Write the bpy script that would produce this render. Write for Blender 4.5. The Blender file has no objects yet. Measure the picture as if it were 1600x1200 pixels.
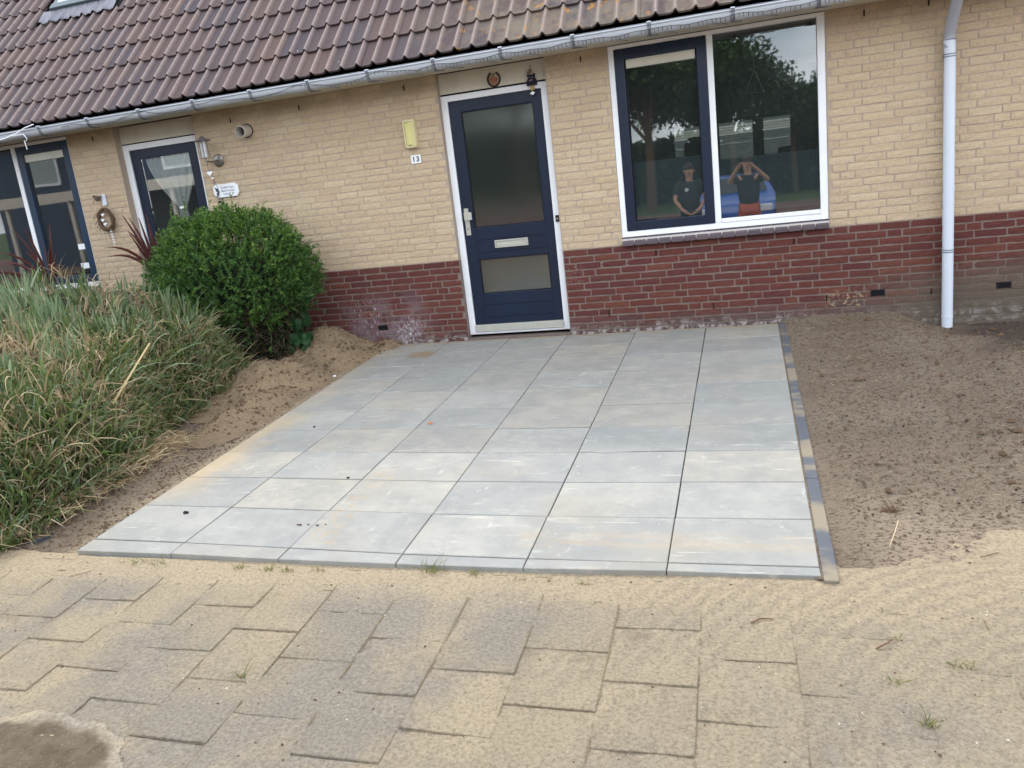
import bpy, bmesh, math, random
import numpy as np
from mathutils import Vector, Matrix

random.seed(13); rng = np.random.default_rng(13)
scene = bpy.context.scene
COL = scene.collection
R = math.radians

# ------------------------------------------------------------------ camera
cam_d = bpy.data.cameras.new('camera'); cam = bpy.data.objects.new('camera', cam_d); COL.objects.link(cam)
cam_d.sensor_width = 36.0; cam_d.lens = 36.0 * 1243.2136 / 1600.0
cam_d.shift_x = (800 - 761.185) / 1600.0; cam_d.shift_y = (561.064 - 600) / 1600.0
cam_d.clip_start = 0.05; cam_d.clip_end = 600
CAM = Vector((1.253722, -7.15904978, 1.57552656))
yaw, pitch, roll = R(17.881551864), R(-13.402346507), R(-7.0846317365)
fw = Vector((-math.sin(yaw) * math.cos(pitch), math.cos(yaw) * math.cos(pitch), math.sin(pitch)))
rt = Vector((math.cos(yaw), math.sin(yaw), 0)); up = rt.cross(fw)
r2 = math.cos(roll) * rt + math.sin(roll) * up; u2 = -math.sin(roll) * rt + math.cos(roll) * up
M = Matrix((r2, u2, -fw)).transposed().to_4x4(); M.translation = CAM
cam.matrix_world = M
scene.camera = cam

# ------------------------------------------------------------------ sky, sun, exposure
SUN_EL, SUN_AZ = R(46.5), R(14)          # the sun stands behind the house, a little to the left
w = bpy.data.worlds.new('World'); scene.world = w; w.use_nodes = True
nt = w.node_tree; nt.nodes.clear()
out = nt.nodes.new('ShaderNodeOutputWorld'); bg = nt.nodes.new('ShaderNodeBackground')
sky = nt.nodes.new('ShaderNodeTexSky'); sky.sky_type = 'NISHITA'; sky.sun_disc = False
sky.sun_elevation = SUN_EL; sky.sun_rotation = -SUN_AZ
sky.air_density = 1.0; sky.dust_density = 2.5; sky.ozone_density = 1.0
tc = nt.nodes.new('ShaderNodeTexCoord'); mp = nt.nodes.new('ShaderNodeMapping'); mp.inputs['Scale'].default_value = (1.0, 1.0, 2.6)
nz = nt.nodes.new('ShaderNodeTexNoise'); nz.inputs['Scale'].default_value = 1.7; nz.inputs['Detail'].default_value = 7; nz.inputs['Roughness'].default_value = .58
cr = nt.nodes.new('ShaderNodeValToRGB'); cr.color_ramp.elements[0].position = .34; cr.color_ramp.elements[1].position = .60
mx = nt.nodes.new('ShaderNodeMix'); mx.data_type = 'RGBA'; mx.inputs[7].default_value = (13.4, 13.8, 14.5, 1)
nt.links.new(tc.outputs['Generated'], mp.inputs['Vector']); nt.links.new(mp.outputs['Vector'], nz.inputs['Vector'])
nt.links.new(nz.outputs['Fac'], cr.inputs['Fac']); nt.links.new(cr.outputs['Color'], mx.inputs[0])
nt.links.new(sky.outputs['Color'], mx.inputs[6]); nt.links.new(mx.outputs[2], bg.inputs['Color'])
bg.inputs['Strength'].default_value = 0.14
nt.links.new(bg.outputs['Background'], out.inputs['Surface'])
sl = bpy.data.lights.new('sun', 'SUN'); sl.energy = .85; sl.angle = R(2.5); sl.color = (1.0, .95, .86)
sun = bpy.data.objects.new('sun', sl); COL.objects.link(sun)
sd = Vector((-math.sin(SUN_AZ) * math.cos(SUN_EL), math.cos(SUN_AZ) * math.cos(SUN_EL), math.sin(SUN_EL)))
sun.rotation_euler = sd.to_track_quat('Z', 'Y').to_euler(); sun.location = sd * 50
vs = scene.view_settings; vs.view_transform = 'Standard'; vs.look = 'None'; vs.exposure = 0.92; vs.gamma = 1.0; vs.use_curve_mapping = False
scene.render.engine = 'CYCLES'
scene.cycles.use_denoising = True
scene.cycles.max_bounces = 8; scene.cycles.transparent_max_bounces = 12; scene.cycles.caustics_reflective = False; scene.cycles.caustics_refractive = False

PANE_TILT = (-1.1, -1.1)
SL = 0.02346                                # the ground falls away from the house by 2.3 %
def gz(y): return SL * y if y < 0 else 0.0

# ------------------------------------------------------------------ helpers
class MB:
    def __init__(s): s.v = []; s.f = []; s.m = []; s.mats = []
    def mi(s, m):
        if m is None: return 0
        if m not in s.mats: s.mats.append(m)
        return s.mats.index(m)
    def poly(s, pts, faces, m=None):
        b = len(s.v); k = s.mi(m)
        s.v += [tuple(p) for p in pts]
        for f in faces: s.f.append(tuple(b + i for i in f)); s.m.append(k)
    def box(s, x0, x1, y0, y1, z0, z1, m=None):
        p = [(x0, y0, z0), (x1, y0, z0), (x1, y1, z0), (x0, y1, z0), (x0, y0, z1), (x1, y0, z1), (x1, y1, z1), (x0, y1, z1)]
        s.poly(p, [(0, 3, 2, 1), (4, 5, 6, 7), (0, 1, 5, 4), (1, 2, 6, 5), (2, 3, 7, 6), (3, 0, 4, 7)], m)
    def obox(s, c, ax, ay, az, m=None):     # oriented box from centre and half-axes
        c, ax, ay, az = map(Vector, (c, ax, ay, az))
        p = [c + i * ax + j * ay + k * az for k in (-1, 1) for i, j in ((-1, -1), (1, -1), (1, 1), (-1, 1))]
        s.poly(p, [(0, 3, 2, 1), (4, 5, 6, 7), (0, 1, 5, 4), (1, 2, 6, 5), (2, 3, 7, 6), (3, 0, 4, 7)], m)
    def tube(s, pts, rad, n=8, m=None, caps=True):
        pts = [Vector(p) for p in pts]; rads = rad if isinstance(rad, (list, tuple)) else [rad] * len(pts)
        rings = []; t0 = None; nrm = None
        for i, p in enumerate(pts):
            t = (pts[min(i + 1, len(pts) - 1)] - pts[max(i - 1, 0)]).normalized()
            if nrm is None:
                a = Vector((0, 0, 1)) if abs(t.z) < .9 else Vector((1, 0, 0)); nrm = t.cross(a).normalized()
            else:
                nrm = (nrm - t * nrm.dot(t)).normalized()
            b = t.cross(nrm)
            rings.append([p + rads[i] * (math.cos(2 * math.pi * k / n) * nrm + math.sin(2 * math.pi * k / n) * b) for k in range(n)])
        v = [q for r_ in rings for q in r_]; f = []
        for i in range(len(pts) - 1):
            for k in range(n): f.append((i * n + k, i * n + (k + 1) % n, (i + 1) * n + (k + 1) % n, (i + 1) * n + k))
        if caps: f.append(tuple(range(n))[::-1]); f.append(tuple((len(pts) - 1) * n + k for k in range(n)))
        s.poly(v, f, m)
    def lathe(s, prof, c, n=20, axis=(0, 0, 1), m=None):
        axis = Vector(axis).normalized(); a = Vector((1, 0, 0)) if abs(axis.x) < .9 else Vector((0, 1, 0))
        e1 = axis.cross(a).normalized(); e2 = axis.cross(e1); c = Vector(c); v = []; f = []
        for r_, h in prof:
            for k in range(n): v.append(c + axis * h + r_ * (math.cos(2 * math.pi * k / n) * e1 + math.sin(2 * math.pi * k / n) * e2))
        for i in range(len(prof) - 1):
            for k in range(n): f.append((i * n + k, i * n + (k + 1) % n, (i + 1) * n + (k + 1) % n, (i + 1) * n + k))
        s.poly(v, f, m)
    def mesh(s, name):
        me = bpy.data.meshes.new(name); me.from_pydata(s.v, [], s.f); me.update()
        for m in s.mats: me.materials.append(m)
        if len(s.mats) > 1: me.polygons.foreach_set('material_index', s.m)
        return me
    def build(s, name, mat=None, parent=None, smooth=False, bevel=0, fix=True):
        me = s.mesh(name)
        if mat: me.materials.clear(); me.materials.append(mat)
        if fix:
            bm = bmesh.new(); bm.from_mesh(me); bmesh.ops.recalc_face_normals(bm, faces=bm.faces); bm.to_mesh(me); bm.free()
        o = bpy.data.objects.new(name, me); COL.objects.link(o)
        if parent: o.parent = parent
        if smooth:
            me.polygons.foreach_set('use_smooth', [True] * len(me.polygons))
            try: me.set_sharp_from_angle(angle=R(40))
            except Exception: pass
        if bevel:
            b = o.modifiers.new('bevel', 'BEVEL'); b.width = bevel; b.segments = 2; b.limit_method = 'ANGLE'; b.harden_normals = False
        return o

def empty(name, loc=(0, 0, 0), rz=0):
    o = bpy.data.objects.new(name, None); COL.objects.link(o); o.location = loc; o.rotation_euler = (0, 0, rz); o.empty_display_size = .1
    return o
def tag(o, label=None, cat=None, group=None, kind=None):
    if label: o['label'] = label
    if cat: o['category'] = cat
    if group: o['group'] = group
    if kind: o['kind'] = kind
    return o
def inst(src, name, loc=(0, 0, 0), rot=(0, 0, 0), scale=(1, 1, 1), parent=None, mat=None):
    o = bpy.data.objects.new(name, src); COL.objects.link(o); o.location = loc; o.rotation_euler = rot; o.scale = scale
    if parent: o.parent = parent
    return o

def _lat(ix, iy, seed):
    h = (ix.astype(np.int64) * 374761393 + iy.astype(np.int64) * 668265263 + seed * 1442695041) & 0x7fffffff
    h = ((h ^ (h >> 13)) * 1274126177) & 0x7fffffff
    return ((h ^ (h >> 16)) & 0xffff) / 65535.0
def vnoise(x, y, seed=0):
    ix = np.floor(x); iy = np.floor(y); fx = x - ix; fy = y - iy
    fx = fx * fx * (3 - 2 * fx); fy = fy * fy * (3 - 2 * fy)
    a = _lat(ix, iy, seed); b = _lat(ix + 1, iy, seed); c = _lat(ix, iy + 1, seed); d = _lat(ix + 1, iy + 1, seed)
    return (a * (1 - fx) + b * fx) * (1 - fy) + (c * (1 - fx) + d * fx) * fy
def fbm(x, y, s=1.0, o=4, seed=0, g=.5):
    x = np.asarray(x, float); y = np.asarray(y, float); t = 0; a = 1; n = 0
    for k in range(o): t = t + a * vnoise(x * s + 17.3 * k, y * s - 9.1 * k, seed + k); n += a; a *= g; s *= 2.03
    return t / n
def smooth(a, b, x): t = np.clip((x - a) / (b - a), 0, 1); return t * t * (3 - 2 * t)

def heightfield(name, x0, x1, y0, y1, nx, ny, fn, mat, keep=None, attr=None, thick=True):
    X, Y = np.meshgrid(np.linspace(x0, x1, nx), np.linspace(y0, y1, ny)); Z = fn(X, Y)
    co = np.stack([X, Y, Z], -1).reshape(-1, 3)
    i = np.arange((nx - 1) * (ny - 1)); r_ = i // (nx - 1); c = i % (nx - 1); a = r_ * nx + c
    F = np.stack([a, a + 1, a + nx + 1, a + nx], -1)
    if keep is not None:
        kx = (X[:-1, :-1] + X[1:, 1:]) / 2; ky = (Y[:-1, :-1] + Y[1:, 1:]) / 2; F = F[keep(kx, ky).reshape(-1)]
    me = bpy.data.meshes.new(name); me.vertices.add(len(co)); me.vertices.foreach_set('co', co.ravel())
    me.loops.add(F.size); me.loops.foreach_set('vertex_index', F.ravel()); me.polygons.add(len(F))
    me.polygons.foreach_set('loop_start', np.arange(len(F)) * 4); me.polygons.foreach_set('loop_total', np.full(len(F), 4))
    me.polygons.foreach_set('use_smooth', np.ones(len(F), bool)); me.update(calc_edges=True); me.validate()
    if attr:
        for k, g in attr.items():
            at = me.attributes.new(k, 'FLOAT', 'POINT'); at.data.foreach_set('value', g(X, Y).ravel().astype(np.float32))
    me.materials.append(mat); o = bpy.data.objects.new(name, me); COL.objects.link(o); return o

# ------------------------------------------------------------------ materials
class NT:
    def __init__(s, name):
        s.m = bpy.data.materials.new(name); s.m.use_nodes = True; s.t = s.m.node_tree; s.n = s.t.nodes; s.n.clear()
        s.out = s.n.new('ShaderNodeOutputMaterial'); s.b = s.n.new('ShaderNodeBsdfPrincipled'); s.t.links.new(s.b.outputs[0], s.out.inputs['Surface'])
        s.b.inputs['Specular IOR Level'].default_value = .25
    def L(s, a, b): s.t.links.new(a, b)
    def set(s, sock, v):
        if hasattr(v, 'is_linked') or hasattr(v, 'links'): s.L(v, sock)
        else: sock.default_value = v
    def new(s, t, **k):
        n = s.n.new(t)
        for a, b in k.items(): setattr(n, a, b)
        return n
    def geo(s): return s.new('ShaderNodeNewGeometry')
    def pos(s): return s.geo().outputs['Position']
    def island(s): return s.geo().outputs['Random Per Island']
    def rnd(s): return s.new('ShaderNodeObjectInfo').outputs['Random']
    def map(s, v, scale=(1, 1, 1), loc=(0, 0, 0), rot=(0, 0, 0)):
        n = s.new('ShaderNodeMapping'); s.L(v, n.inputs['Vector']); n.inputs['Scale'].default_value = scale; n.inputs['Location'].default_value = loc; n.inputs['Rotation'].default_value = rot
        return n.outputs[0]
    def noise(s, v, scale, detail=3, rough=.55, dist=0):
        n = s.new('ShaderNodeTexNoise'); s.L(v, n.inputs['Vector']); n.inputs['Scale'].default_value = scale; n.inputs['Detail'].default_value = detail
        n.inputs['Roughness'].default_value = rough; n.inputs['Distortion'].default_value = dist; return n.outputs['Fac']
    def voro(s, v, scale, feature='F1', out='Distance'):
        n = s.new('ShaderNodeTexVoronoi'); n.feature = feature; s.L(v, n.inputs['Vector']); n.inputs['Scale'].default_value = scale; return n.outputs[out]
    def ramp(s, f, a, b, c0=0.0, c1=1.0):
        n = s.new('ShaderNodeMapRange'); n.interpolation_type = 'SMOOTHSTEP'; s.L(f, n.inputs[0]); n.inputs[1].default_value = a; n.inputs[2].default_value = b
        n.inputs[3].default_value = c0; n.inputs[4].default_value = c1; return n.outputs[0]
    def colramp(s, f, stops):
        n = s.new('ShaderNodeValToRGB'); s.L(f, n.inputs[0]); e = n.color_ramp.elements
        while len(e) < len(stops): e.new(.5)
        for k, (p, c) in enumerate(stops): e[k].position = p; e[k].color = (*c, 1)
        return n.outputs[0]
    def mix(s, f, a, b, mode='MIX'):
        n = s.new('ShaderNodeMix', data_type='RGBA', blend_type=mode); n.clamp_factor = True
        for k, v in ((0, f), (6, a), (7, b)):
            sock = n.inputs[k]
            if isinstance(v, (tuple, list)): sock.default_value = (*v[:3], 1)
            elif isinstance(v, (int, float)): sock.default_value = v if k == 0 else (v, v, v, 1)
            else: s.L(v, sock)
        return n.outputs[2]
    def math(s, op, a, b=0.0, c=None):
        n = s.new('ShaderNodeMath', operation=op)
        for k, v in enumerate((a, b) + ((c,) if c is not None else ())):
            if isinstance(v, (int, float)): n.inputs[k].default_value = v
            else: s.L(v, n.inputs[k])
        return n.outputs[0]
    def xyz(s, v): n = s.new('ShaderNodeSeparateXYZ'); s.L(v, n.inputs[0]); return n.outputs
    def box3(s, P, x0, x1, z0, z1, soft=.1, ax='X', az='Z'):
        X, Z = P[ax], P[az]
        a = s.math('MULTIPLY', s.ramp(X, x0 - soft, x0 + soft), s.ramp(X, x1 - soft, x1 + soft, 1, 0))
        b = s.math('MULTIPLY', s.ramp(Z, z0 - soft, z0 + soft), s.ramp(Z, z1 - soft, z1 + soft, 1, 0))
        return s.math('MULTIPLY', a, b)
    def bump(s, h, strength=.3, dist=.01, nrm=None):
        n = s.new('ShaderNodeBump'); s.L(h, n.inputs['Height']); n.inputs['Strength'].default_value = strength; n.inputs['Distance'].default_value = dist
        if nrm: s.L(nrm, n.inputs['Normal'])
        return n.outputs[0]
    def fin(s, color=None, rough=.7, nrm=None, **kw):
        if color is not None:
            if isinstance(color, (tuple, list)): s.b.inputs['Base Color'].default_value = (*color, 1)
            else: s.L(color, s.b.inputs['Base Color'])
        if isinstance(rough, (int, float)): s.b.inputs['Roughness'].default_value = rough
        else: s.L(rough, s.b.inputs['Roughness'])
        if nrm: s.L(nrm, s.b.inputs['Normal'])
        for k, v in kw.items(): s.b.inputs[k.replace('_', ' ')].default_value = v
        return s.m

def srgb(r, g, b): return tuple(((c / 255 + .055) / 1.055) ** 2.4 if c / 255 > .04045 else c / 255 / 12.92 for c in (r, g, b))
def hexv(c, k): return tuple(min(1, x * k) for x in c)

def plain(name, col, rough=.6, var=.08, scale=12, bump=0, metallic=0, spec=.3):
    t = NT(name); P = t.pos(); n = t.noise(P, scale, 4)
    c = t.mix(n, hexv(col, 1 - var), hexv(col, 1 + var))
    t.b.inputs['Metallic'].default_value = metallic; t.b.inputs['Specular IOR Level'].default_value = spec
    return t.fin(c, rough, t.bump(t.noise(P, 90, 3), bump, .004) if bump else None)

def dirty_white(name, col, dirt=.25):
    t = NT(name); P = t.pos(); n = t.ramp(t.noise(t.map(P, (3, 3, 1.2)), 2.2, 5, .65), .45, .75)
    c = t.mix(t.math('MULTIPLY', n, dirt), col, srgb(125, 118, 100)); f = t.ramp(t.noise(P, 60, 2), .62, .72)
    c = t.mix(t.math('MULTIPLY', f, dirt * .6), c, srgb(120, 112, 96))
    t.b.inputs['Specular IOR Level'].default_value = .35
    return t.fin(c, .45, t.bump(t.noise(t.map(P, (40, 40, 4)), 6, 3), .08, .003))

def brick_mat(name, stops, red, island):
    t = NT(name); P = t.pos(); X = t.xyz(P); r_ = t.island() if island else t.rnd()
    base = t.colramp(r_, stops)
    g = t.noise(P, 45, 5, .7); c = t.mix(t.ramp(g, .35, .7), base, t.mix(.5, base, (0, 0, 0) if red else srgb(120, 96, 70)), 'MIX')
    c = t.mix(.45, base, c)
    sp = t.ramp(t.noise(t.map(P, (1, 1, 2.5)), 130, 2), .63, .72); c = t.mix(t.math('MULTIPLY', sp, .35), c, srgb(200, 185, 160) if not red else srgb(140, 110, 96))
    if red:
        big = t.noise(P, 5, 5, .65)
        lime = t.math('MULTIPLY', t.box3(X, -2.45, -1.65, -.1, .42, .18), t.ramp(big, .36, .62))
        c = t.mix(t.math('MULTIPLY', lime, .62), c, srgb(132, 118, 128))
        st = t.math('MULTIPLY', t.box3(X, -1.93, -1.72, -.02, .20, .13), t.ramp(t.noise(t.map(P, (22, 10, 9)), 2.4, 5, .75), .47, .62))
        c = t.mix(st, c, srgb(214, 214, 220))
        st2 = t.math('MULTIPLY', t.box3(X, -2.42, -2.1, .05, .45, .03), t.ramp(t.noise(t.map(P, (36, 10, 9)), 1.7, 4, .7), .57, .63))
        c = t.mix(t.math('MULTIPLY', st2, .6), c, srgb(200, 200, 206))
        zz = t.math('ADD', X['Z'], t.math('MULTIPLY', t.noise(P, 3, 4), .22)); low = t.math('MULTIPLY', t.ramp(zz, .10, .30, 1, 0), t.ramp(X['X'], -1, 1, .5, 1))
        c = t.mix(t.math('MULTIPLY', low, .75), c, srgb(92, 82, 80))
        grn = t.math('MULTIPLY', t.ramp(X['X'], 1.9, 3.1), t.ramp(t.math('ADD', X['Z'], t.math('MULTIPLY', t.noise(P, 2.2, 4), .3)), .30, .62, 1, 0))
        c = t.mix(t.math('MULTIPLY', grn, .8), c, srgb(98, 90, 78))
        eff = t.math('MULTIPLY', t.ramp(t.math('ADD', X['Z'], t.math('MULTIPLY', t.noise(P, 9, 4), .12)), .05, .13, 1, 0), t.ramp(t.noise(P, 14, 3), .45, .6))
        c = t.mix(t.math('MULTIPLY', eff, t.ramp(X['X'], 1.8, 2.6, .6, .22)), c, srgb(190, 185, 182))
        sp2 = t.math('MULTIPLY', t.box3(X, 2.0, 2.3, .08, .22, .03), t.ramp(t.noise(P, 28, 3), .5, .6)); c = t.mix(t.math('MULTIPLY', sp2, .55), c, srgb(180, 160, 128))
        sp3 = t.math('MULTIPLY', t.box3(X, -.2, -.05, .45, .62, .03), t.ramp(t.noise(P, 60, 3), .55, .62)); c = t.mix(t.math('MULTIPLY', sp3, .4), c, srgb(170, 160, 150))
    else:
        wsh = t.ramp(t.noise(P, 1.1, 4, .6), .4, .7); c = t.mix(t.math('MULTIPLY', wsh, .22), c, srgb(170, 150, 128))
        eave_shade = t.math('MULTIPLY', t.ramp(X['Z'], 2.2, 2.42), t.ramp(t.noise(P, 6, 4), .3, .6)); c = t.mix(t.math('MULTIPLY', eave_shade, .35), c, srgb(120, 108, 92))  # shade under the eaves painted into the top brick courses
    n1 = t.bump(t.noise(P, 60, 6, .7), .38, .005); n2 = t.bump(t.ramp(t.noise(t.map(P, (1, 1, 4)), 17, 5, .75), .40, .48), .22, .008, n1)
    return t.fin(c, .93, n2)
def mortar_mat():
    t = NT('mortar'); P = t.pos(); X = t.xyz(P)
    up_ = t.ramp(X['Z'], .755, .77); c = t.mix(up_, srgb(126, 113, 106), srgb(182, 166, 150))
    g = t.noise(P, 70, 4, .7); c = t.mix(t.math('MULTIPLY', g, .45), c, srgb(110, 98, 90))
    big = t.noise(P, 5, 5, .65); low = t.ramp(t.math('ADD', X['Z'], t.math('MULTIPLY', t.noise(P, 3, 4), .22)), .10, .32, 1, 0)
    c = t.mix(t.math('MULTIPLY', low, .65), c, srgb(112, 102, 96))
    st = t.math('MULTIPLY', t.box3(X, -1.93, -1.72, -.02, .20, .13), t.ramp(t.noise(t.map(P, (22, 10, 9)), 2.4, 5, .75), .47, .62)); c = t.mix(st, c, srgb(214, 214, 220))
    grn = t.math('MULTIPLY', t.ramp(X['X'], 1.9, 3.1), t.ramp(t.math('ADD', X['Z'], t.math('MULTIPLY', t.noise(P, 2.2, 4), .3)), .30, .62, 1, 0)); c = t.mix(t.math('MULTIPLY', grn, .8), c, srgb(100, 93, 82))
    return t.fin(c, .95, t.bump(t.noise(P, 120, 4), .5, .004))

YST = [(0, srgb(189, 170, 142)), (.3, srgb(195, 176, 148)), (.55, srgb(191, 170, 144)), (.8, srgb(198, 181, 153)), (1, srgb(186, 165, 140))]
RST = [(0, srgb(95, 55, 49)), (.3, srgb(103, 59, 53)), (.6, srgb(91, 52, 50)), (.85, srgb(108, 65, 54)), (1, srgb(87, 54, 53))]
m_yb = brick_mat('yellow_brick', YST, False, False); m_ybs = brick_mat('yellow_brick_mass', YST, False, True)
m_rb = brick_mat('red_brick', RST, True, False); m_rbs = brick_mat('red_brick_mass', RST, True, True)
m_mortar = mortar_mat()
m_white = dirty_white('white_paint', srgb(233, 236, 240), .12)
m_cream = dirty_white('cream_board', srgb(206, 199, 184), .22)
m_pvc = dirty_white('pale_pvc', srgb(205, 214, 226), .06)
m_pvcd = dirty_white('grey_pvc', srgb(164, 166, 176), .12)
m_zinc = dirty_white('gutter_zinc', srgb(180, 186, 194), .15)
m_zincd = plain('bracket_metal', srgb(120, 124, 132), .5)
def navy(name, col):
    t = NT(name); P = t.pos(); c = t.mix(t.ramp(t.noise(t.map(P, (1, 1, .4)), 3, 4), .3, .75), col, hexv(col, 1.35)); t.b.inputs['Specular IOR Level'].default_value = .45
    return t.fin(c, .38, t.bump(t.noise(t.map(P, (60, 60, 6)), 4, 3), .05, .002))
m_navy = navy('navy_paint', srgb(9, 25, 47)); m_navyd = plain('navy_groove', srgb(9, 15, 30), .6)
m_teal = navy('blue_paint', srgb(15, 40, 64))
m_black = plain('black_plastic', srgb(24, 24, 28), .4); m_gasket = plain('dark_gasket', srgb(30, 30, 34), .7)
m_alu = plain('pale_metal', srgb(190, 190, 180), .35, metallic=.3); m_steel = plain('steel', srgb(130, 126, 122), .35, metallic=.7)
m_dark = plain('dark_void', srgb(14, 14, 16), .9)
m_sill = None
def sillmat():
    t = NT('sill_glaze'); P = t.pos(); c = t.mix(t.rnd(), srgb(70, 62, 70), srgb(92, 80, 88)); c = t.mix(t.math('MULTIPLY', t.noise(P, 40, 4), .4), c, srgb(110, 98, 98))
    t.b.inputs['Specular IOR Level'].default_value = .4; return t.fin(c, .45, t.bump(t.noise(P, 60, 3), .15, .003))
m_sill = sillmat()
def glass_mat(name, refl=2.0, tint=(.72, .78, .78), rough=0.0, wav=0.0, dust=.016):
    t = NT(name); fr = t.new('ShaderNodeFresnel'); fr.inputs['IOR'].default_value = 1.5
    gl = t.new('ShaderNodeBsdfGlossy'); gl.inputs['Roughness'].default_value = rough; tr = t.new('ShaderNodeBsdfTransparent'); tr.inputs['Color'].default_value = (*tint, 1)
    ms = t.new('ShaderNodeMixShader'); f = t.math('MULTIPLY', fr.outputs[0], refl); t.L(f, ms.inputs[0]); t.L(tr.outputs[0], ms.inputs[1]); t.L(gl.outputs[0], ms.inputs[2])
    if wav: t.L(t.bump(t.noise(t.pos(), 1.6, 1), wav, .01), gl.inputs['Normal'])
    df = t.new('ShaderNodeBsdfDiffuse'); df.inputs['Color'].default_value = (.55, .62, .64, 1); m2 = t.new('ShaderNodeMixShader'); t.L(t.math('ADD', dust, t.math('MULTIPLY', t.noise(t.pos(), 3, 4), dust)), m2.inputs[0]); t.L(ms.outputs[0], m2.inputs[1]); t.L(df.outputs[0], m2.inputs[2])
    t.L(m2.outputs[0], t.out.inputs['Surface']); return t.m
m_glass = glass_mat('window_glass', 3.8, (.72, .78, .78), .016, .05)
m_glass2 = glass_mat('door_glass', 2.6, (.30, .36, .33), .06)
m_film = plain('frosted_film', srgb(104, 120, 130), .6, .05, .8)
m_frost = plain('frosted_pane', srgb(112, 113, 109), .35, .42, 1.6, 0, 0, .5)
m_frost2 = plain('frosted_pane_lower', srgb(138, 132, 130), .3, .14, 4, 0, 0, .5)
m_inner = plain('inner_wall', srgb(88, 86, 84), .8); m_floorw = plain('laminate_floor', srgb(96, 76, 60), .6)
m_room = plain('dark_room_wall', srgb(84, 90, 92), .9)
def tile_mat(name, island):
    t = NT(name); P = t.pos(); X = t.xyz(P); r_ = t.island() if island else t.rnd()
    base = t.colramp(r_, [(0, srgb(88, 74, 73)), (.25, srgb(80, 73, 77)), (.5, srgb(96, 80, 75)), (.75, srgb(77, 71, 76)), (1, srgb(91, 77, 73))])
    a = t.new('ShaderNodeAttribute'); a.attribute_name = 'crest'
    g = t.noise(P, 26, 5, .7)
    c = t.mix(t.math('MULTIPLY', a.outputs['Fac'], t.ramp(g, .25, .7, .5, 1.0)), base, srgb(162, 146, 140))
    c = t.mix(t.ramp(g, .5, .8, 0, .45), c, srgb(56, 48, 48)); c = t.mix(t.ramp(t.noise(P, 140, 2), .6, .75, 0, .4), c, srgb(124, 106, 96))
    lic = t.math('MULTIPLY', t.ramp(X['X'], -1.6, -.3), t.ramp(X['Y'], .5, -.2))
    grey = t.math('MULTIPLY', lic, t.ramp(t.noise(P, 3.5, 5, .7), .36, .6)); c = t.mix(t.math('MULTIPLY', grey, .55), c, srgb(134, 124, 106))
    org = t.math('MULTIPLY', t.math('MULTIPLY', lic, t.ramp(X['X'], 1.7, 1.0, 0, 1)), t.ramp(t.noise(P, 9, 5, .65), .585, .64)); org = t.math('MULTIPLY', org, t.ramp(t.noise(P, 2.2, 3), .42, .58))
    c = t.mix(t.math('MULTIPLY', org, .85), c, srgb(170, 122, 58))
    wsp = t.ramp(t.voro(P, 5.2), .045, .03); c = t.mix(t.math('MULTIPLY', wsp, .8), c, srgb(190, 182, 174))
    return t.fin(c, .85, t.bump(t.noise(P, 110, 4, .7), .5, .004))
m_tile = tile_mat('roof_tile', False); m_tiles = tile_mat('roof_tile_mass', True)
def lead_mat():
    t = NT('lead_apron'); P = t.pos(); c = t.mix(t.noise(P, 7, 4), srgb(110, 112, 124), srgb(148, 146, 152)); return t.fin(c, .6, t.bump(t.noise(P, 8, 3), .3, .02))
m_lead = lead_mat()
# ------------------------------------------------------------------ the house
house = tag(empty('terraced_house'), 'low terraced brick house, yellow brick over a dark red brick base, with tiled roof', 'house')
CH, BL, ZR, TOP = .0622, .2282, .764, 2.445
D13 = (-1.217, -.213); W13 = (.335, 2.035); DN = (-4.80, -3.83); WN = (-8.3, -5.405); XL, XR = -9.0, 5.4
wall = empty('wall'); wall.parent = house
mb = MB()
def wallbox(x0, x1, z0, z1): mb.box(x0, x1, .0036, .12, z0, z1)
for a, b in ((XL, WN[0]), (WN[1], DN[0]), (DN[1], D13[0]), (D13[1], W13[0]), (W13[1], XR)): wallbox(a, b, -.35, TOP + .05)
wallbox(W13[0], W13[1], -.35, .775); wallbox(WN[0], WN[1], -.35, .775)
wallbox(D13[0], D13[1], -.35, -.01); wallbox(DN[0], DN[1], -.35, -.01)
mb.build('mortar', m_mortar, wall)

def brick_mesh(name, ln, seed, rough):
    r_ = random.Random(seed); m = MB(); n = 5; h = CH - (.0125 if rough == 'r' else .009)
    xs = [ln * k / n for k in range(n + 1)]; v = []
    for j, z in enumerate((0, .5, 1)):
        for k, x in enumerate(xs):
            e = r_.uniform(-.0022, .0022) if j != 1 else 0
            xx = x + (r_.uniform(-.002, .002) if 0 < k < n or True else 0)
            yy = -.001 + r_.uniform(-.0022, .0018) + (.0012 if j != 1 else 0) + (.0012 if k in (0, n) else 0)
            v.append((xx, yy, z * h + e))
    b = len(v)
    for (x, y, z) in list(v): v.append((x, .03, z))
    f = []
    for j in range(2):
        for k in range(n): a = j * (n + 1) + k; f.append((a, a + 1, a + n + 2, a + n + 1))
    for k in range(n):
        f.append((b + k, b + k + 1, k + 1, k)); a = 2 * (n + 1) + k; f.append((a, a + 1, b + a + 1, b + a))
    for j in range(2):
        a = j * (n + 1); f.append((b + a, a, a + n + 1, b + a + n + 1)); a += n; f.append((a, b + a, b + a + n + 1, a + n + 1))
    m.poly(v, f); return m
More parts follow.
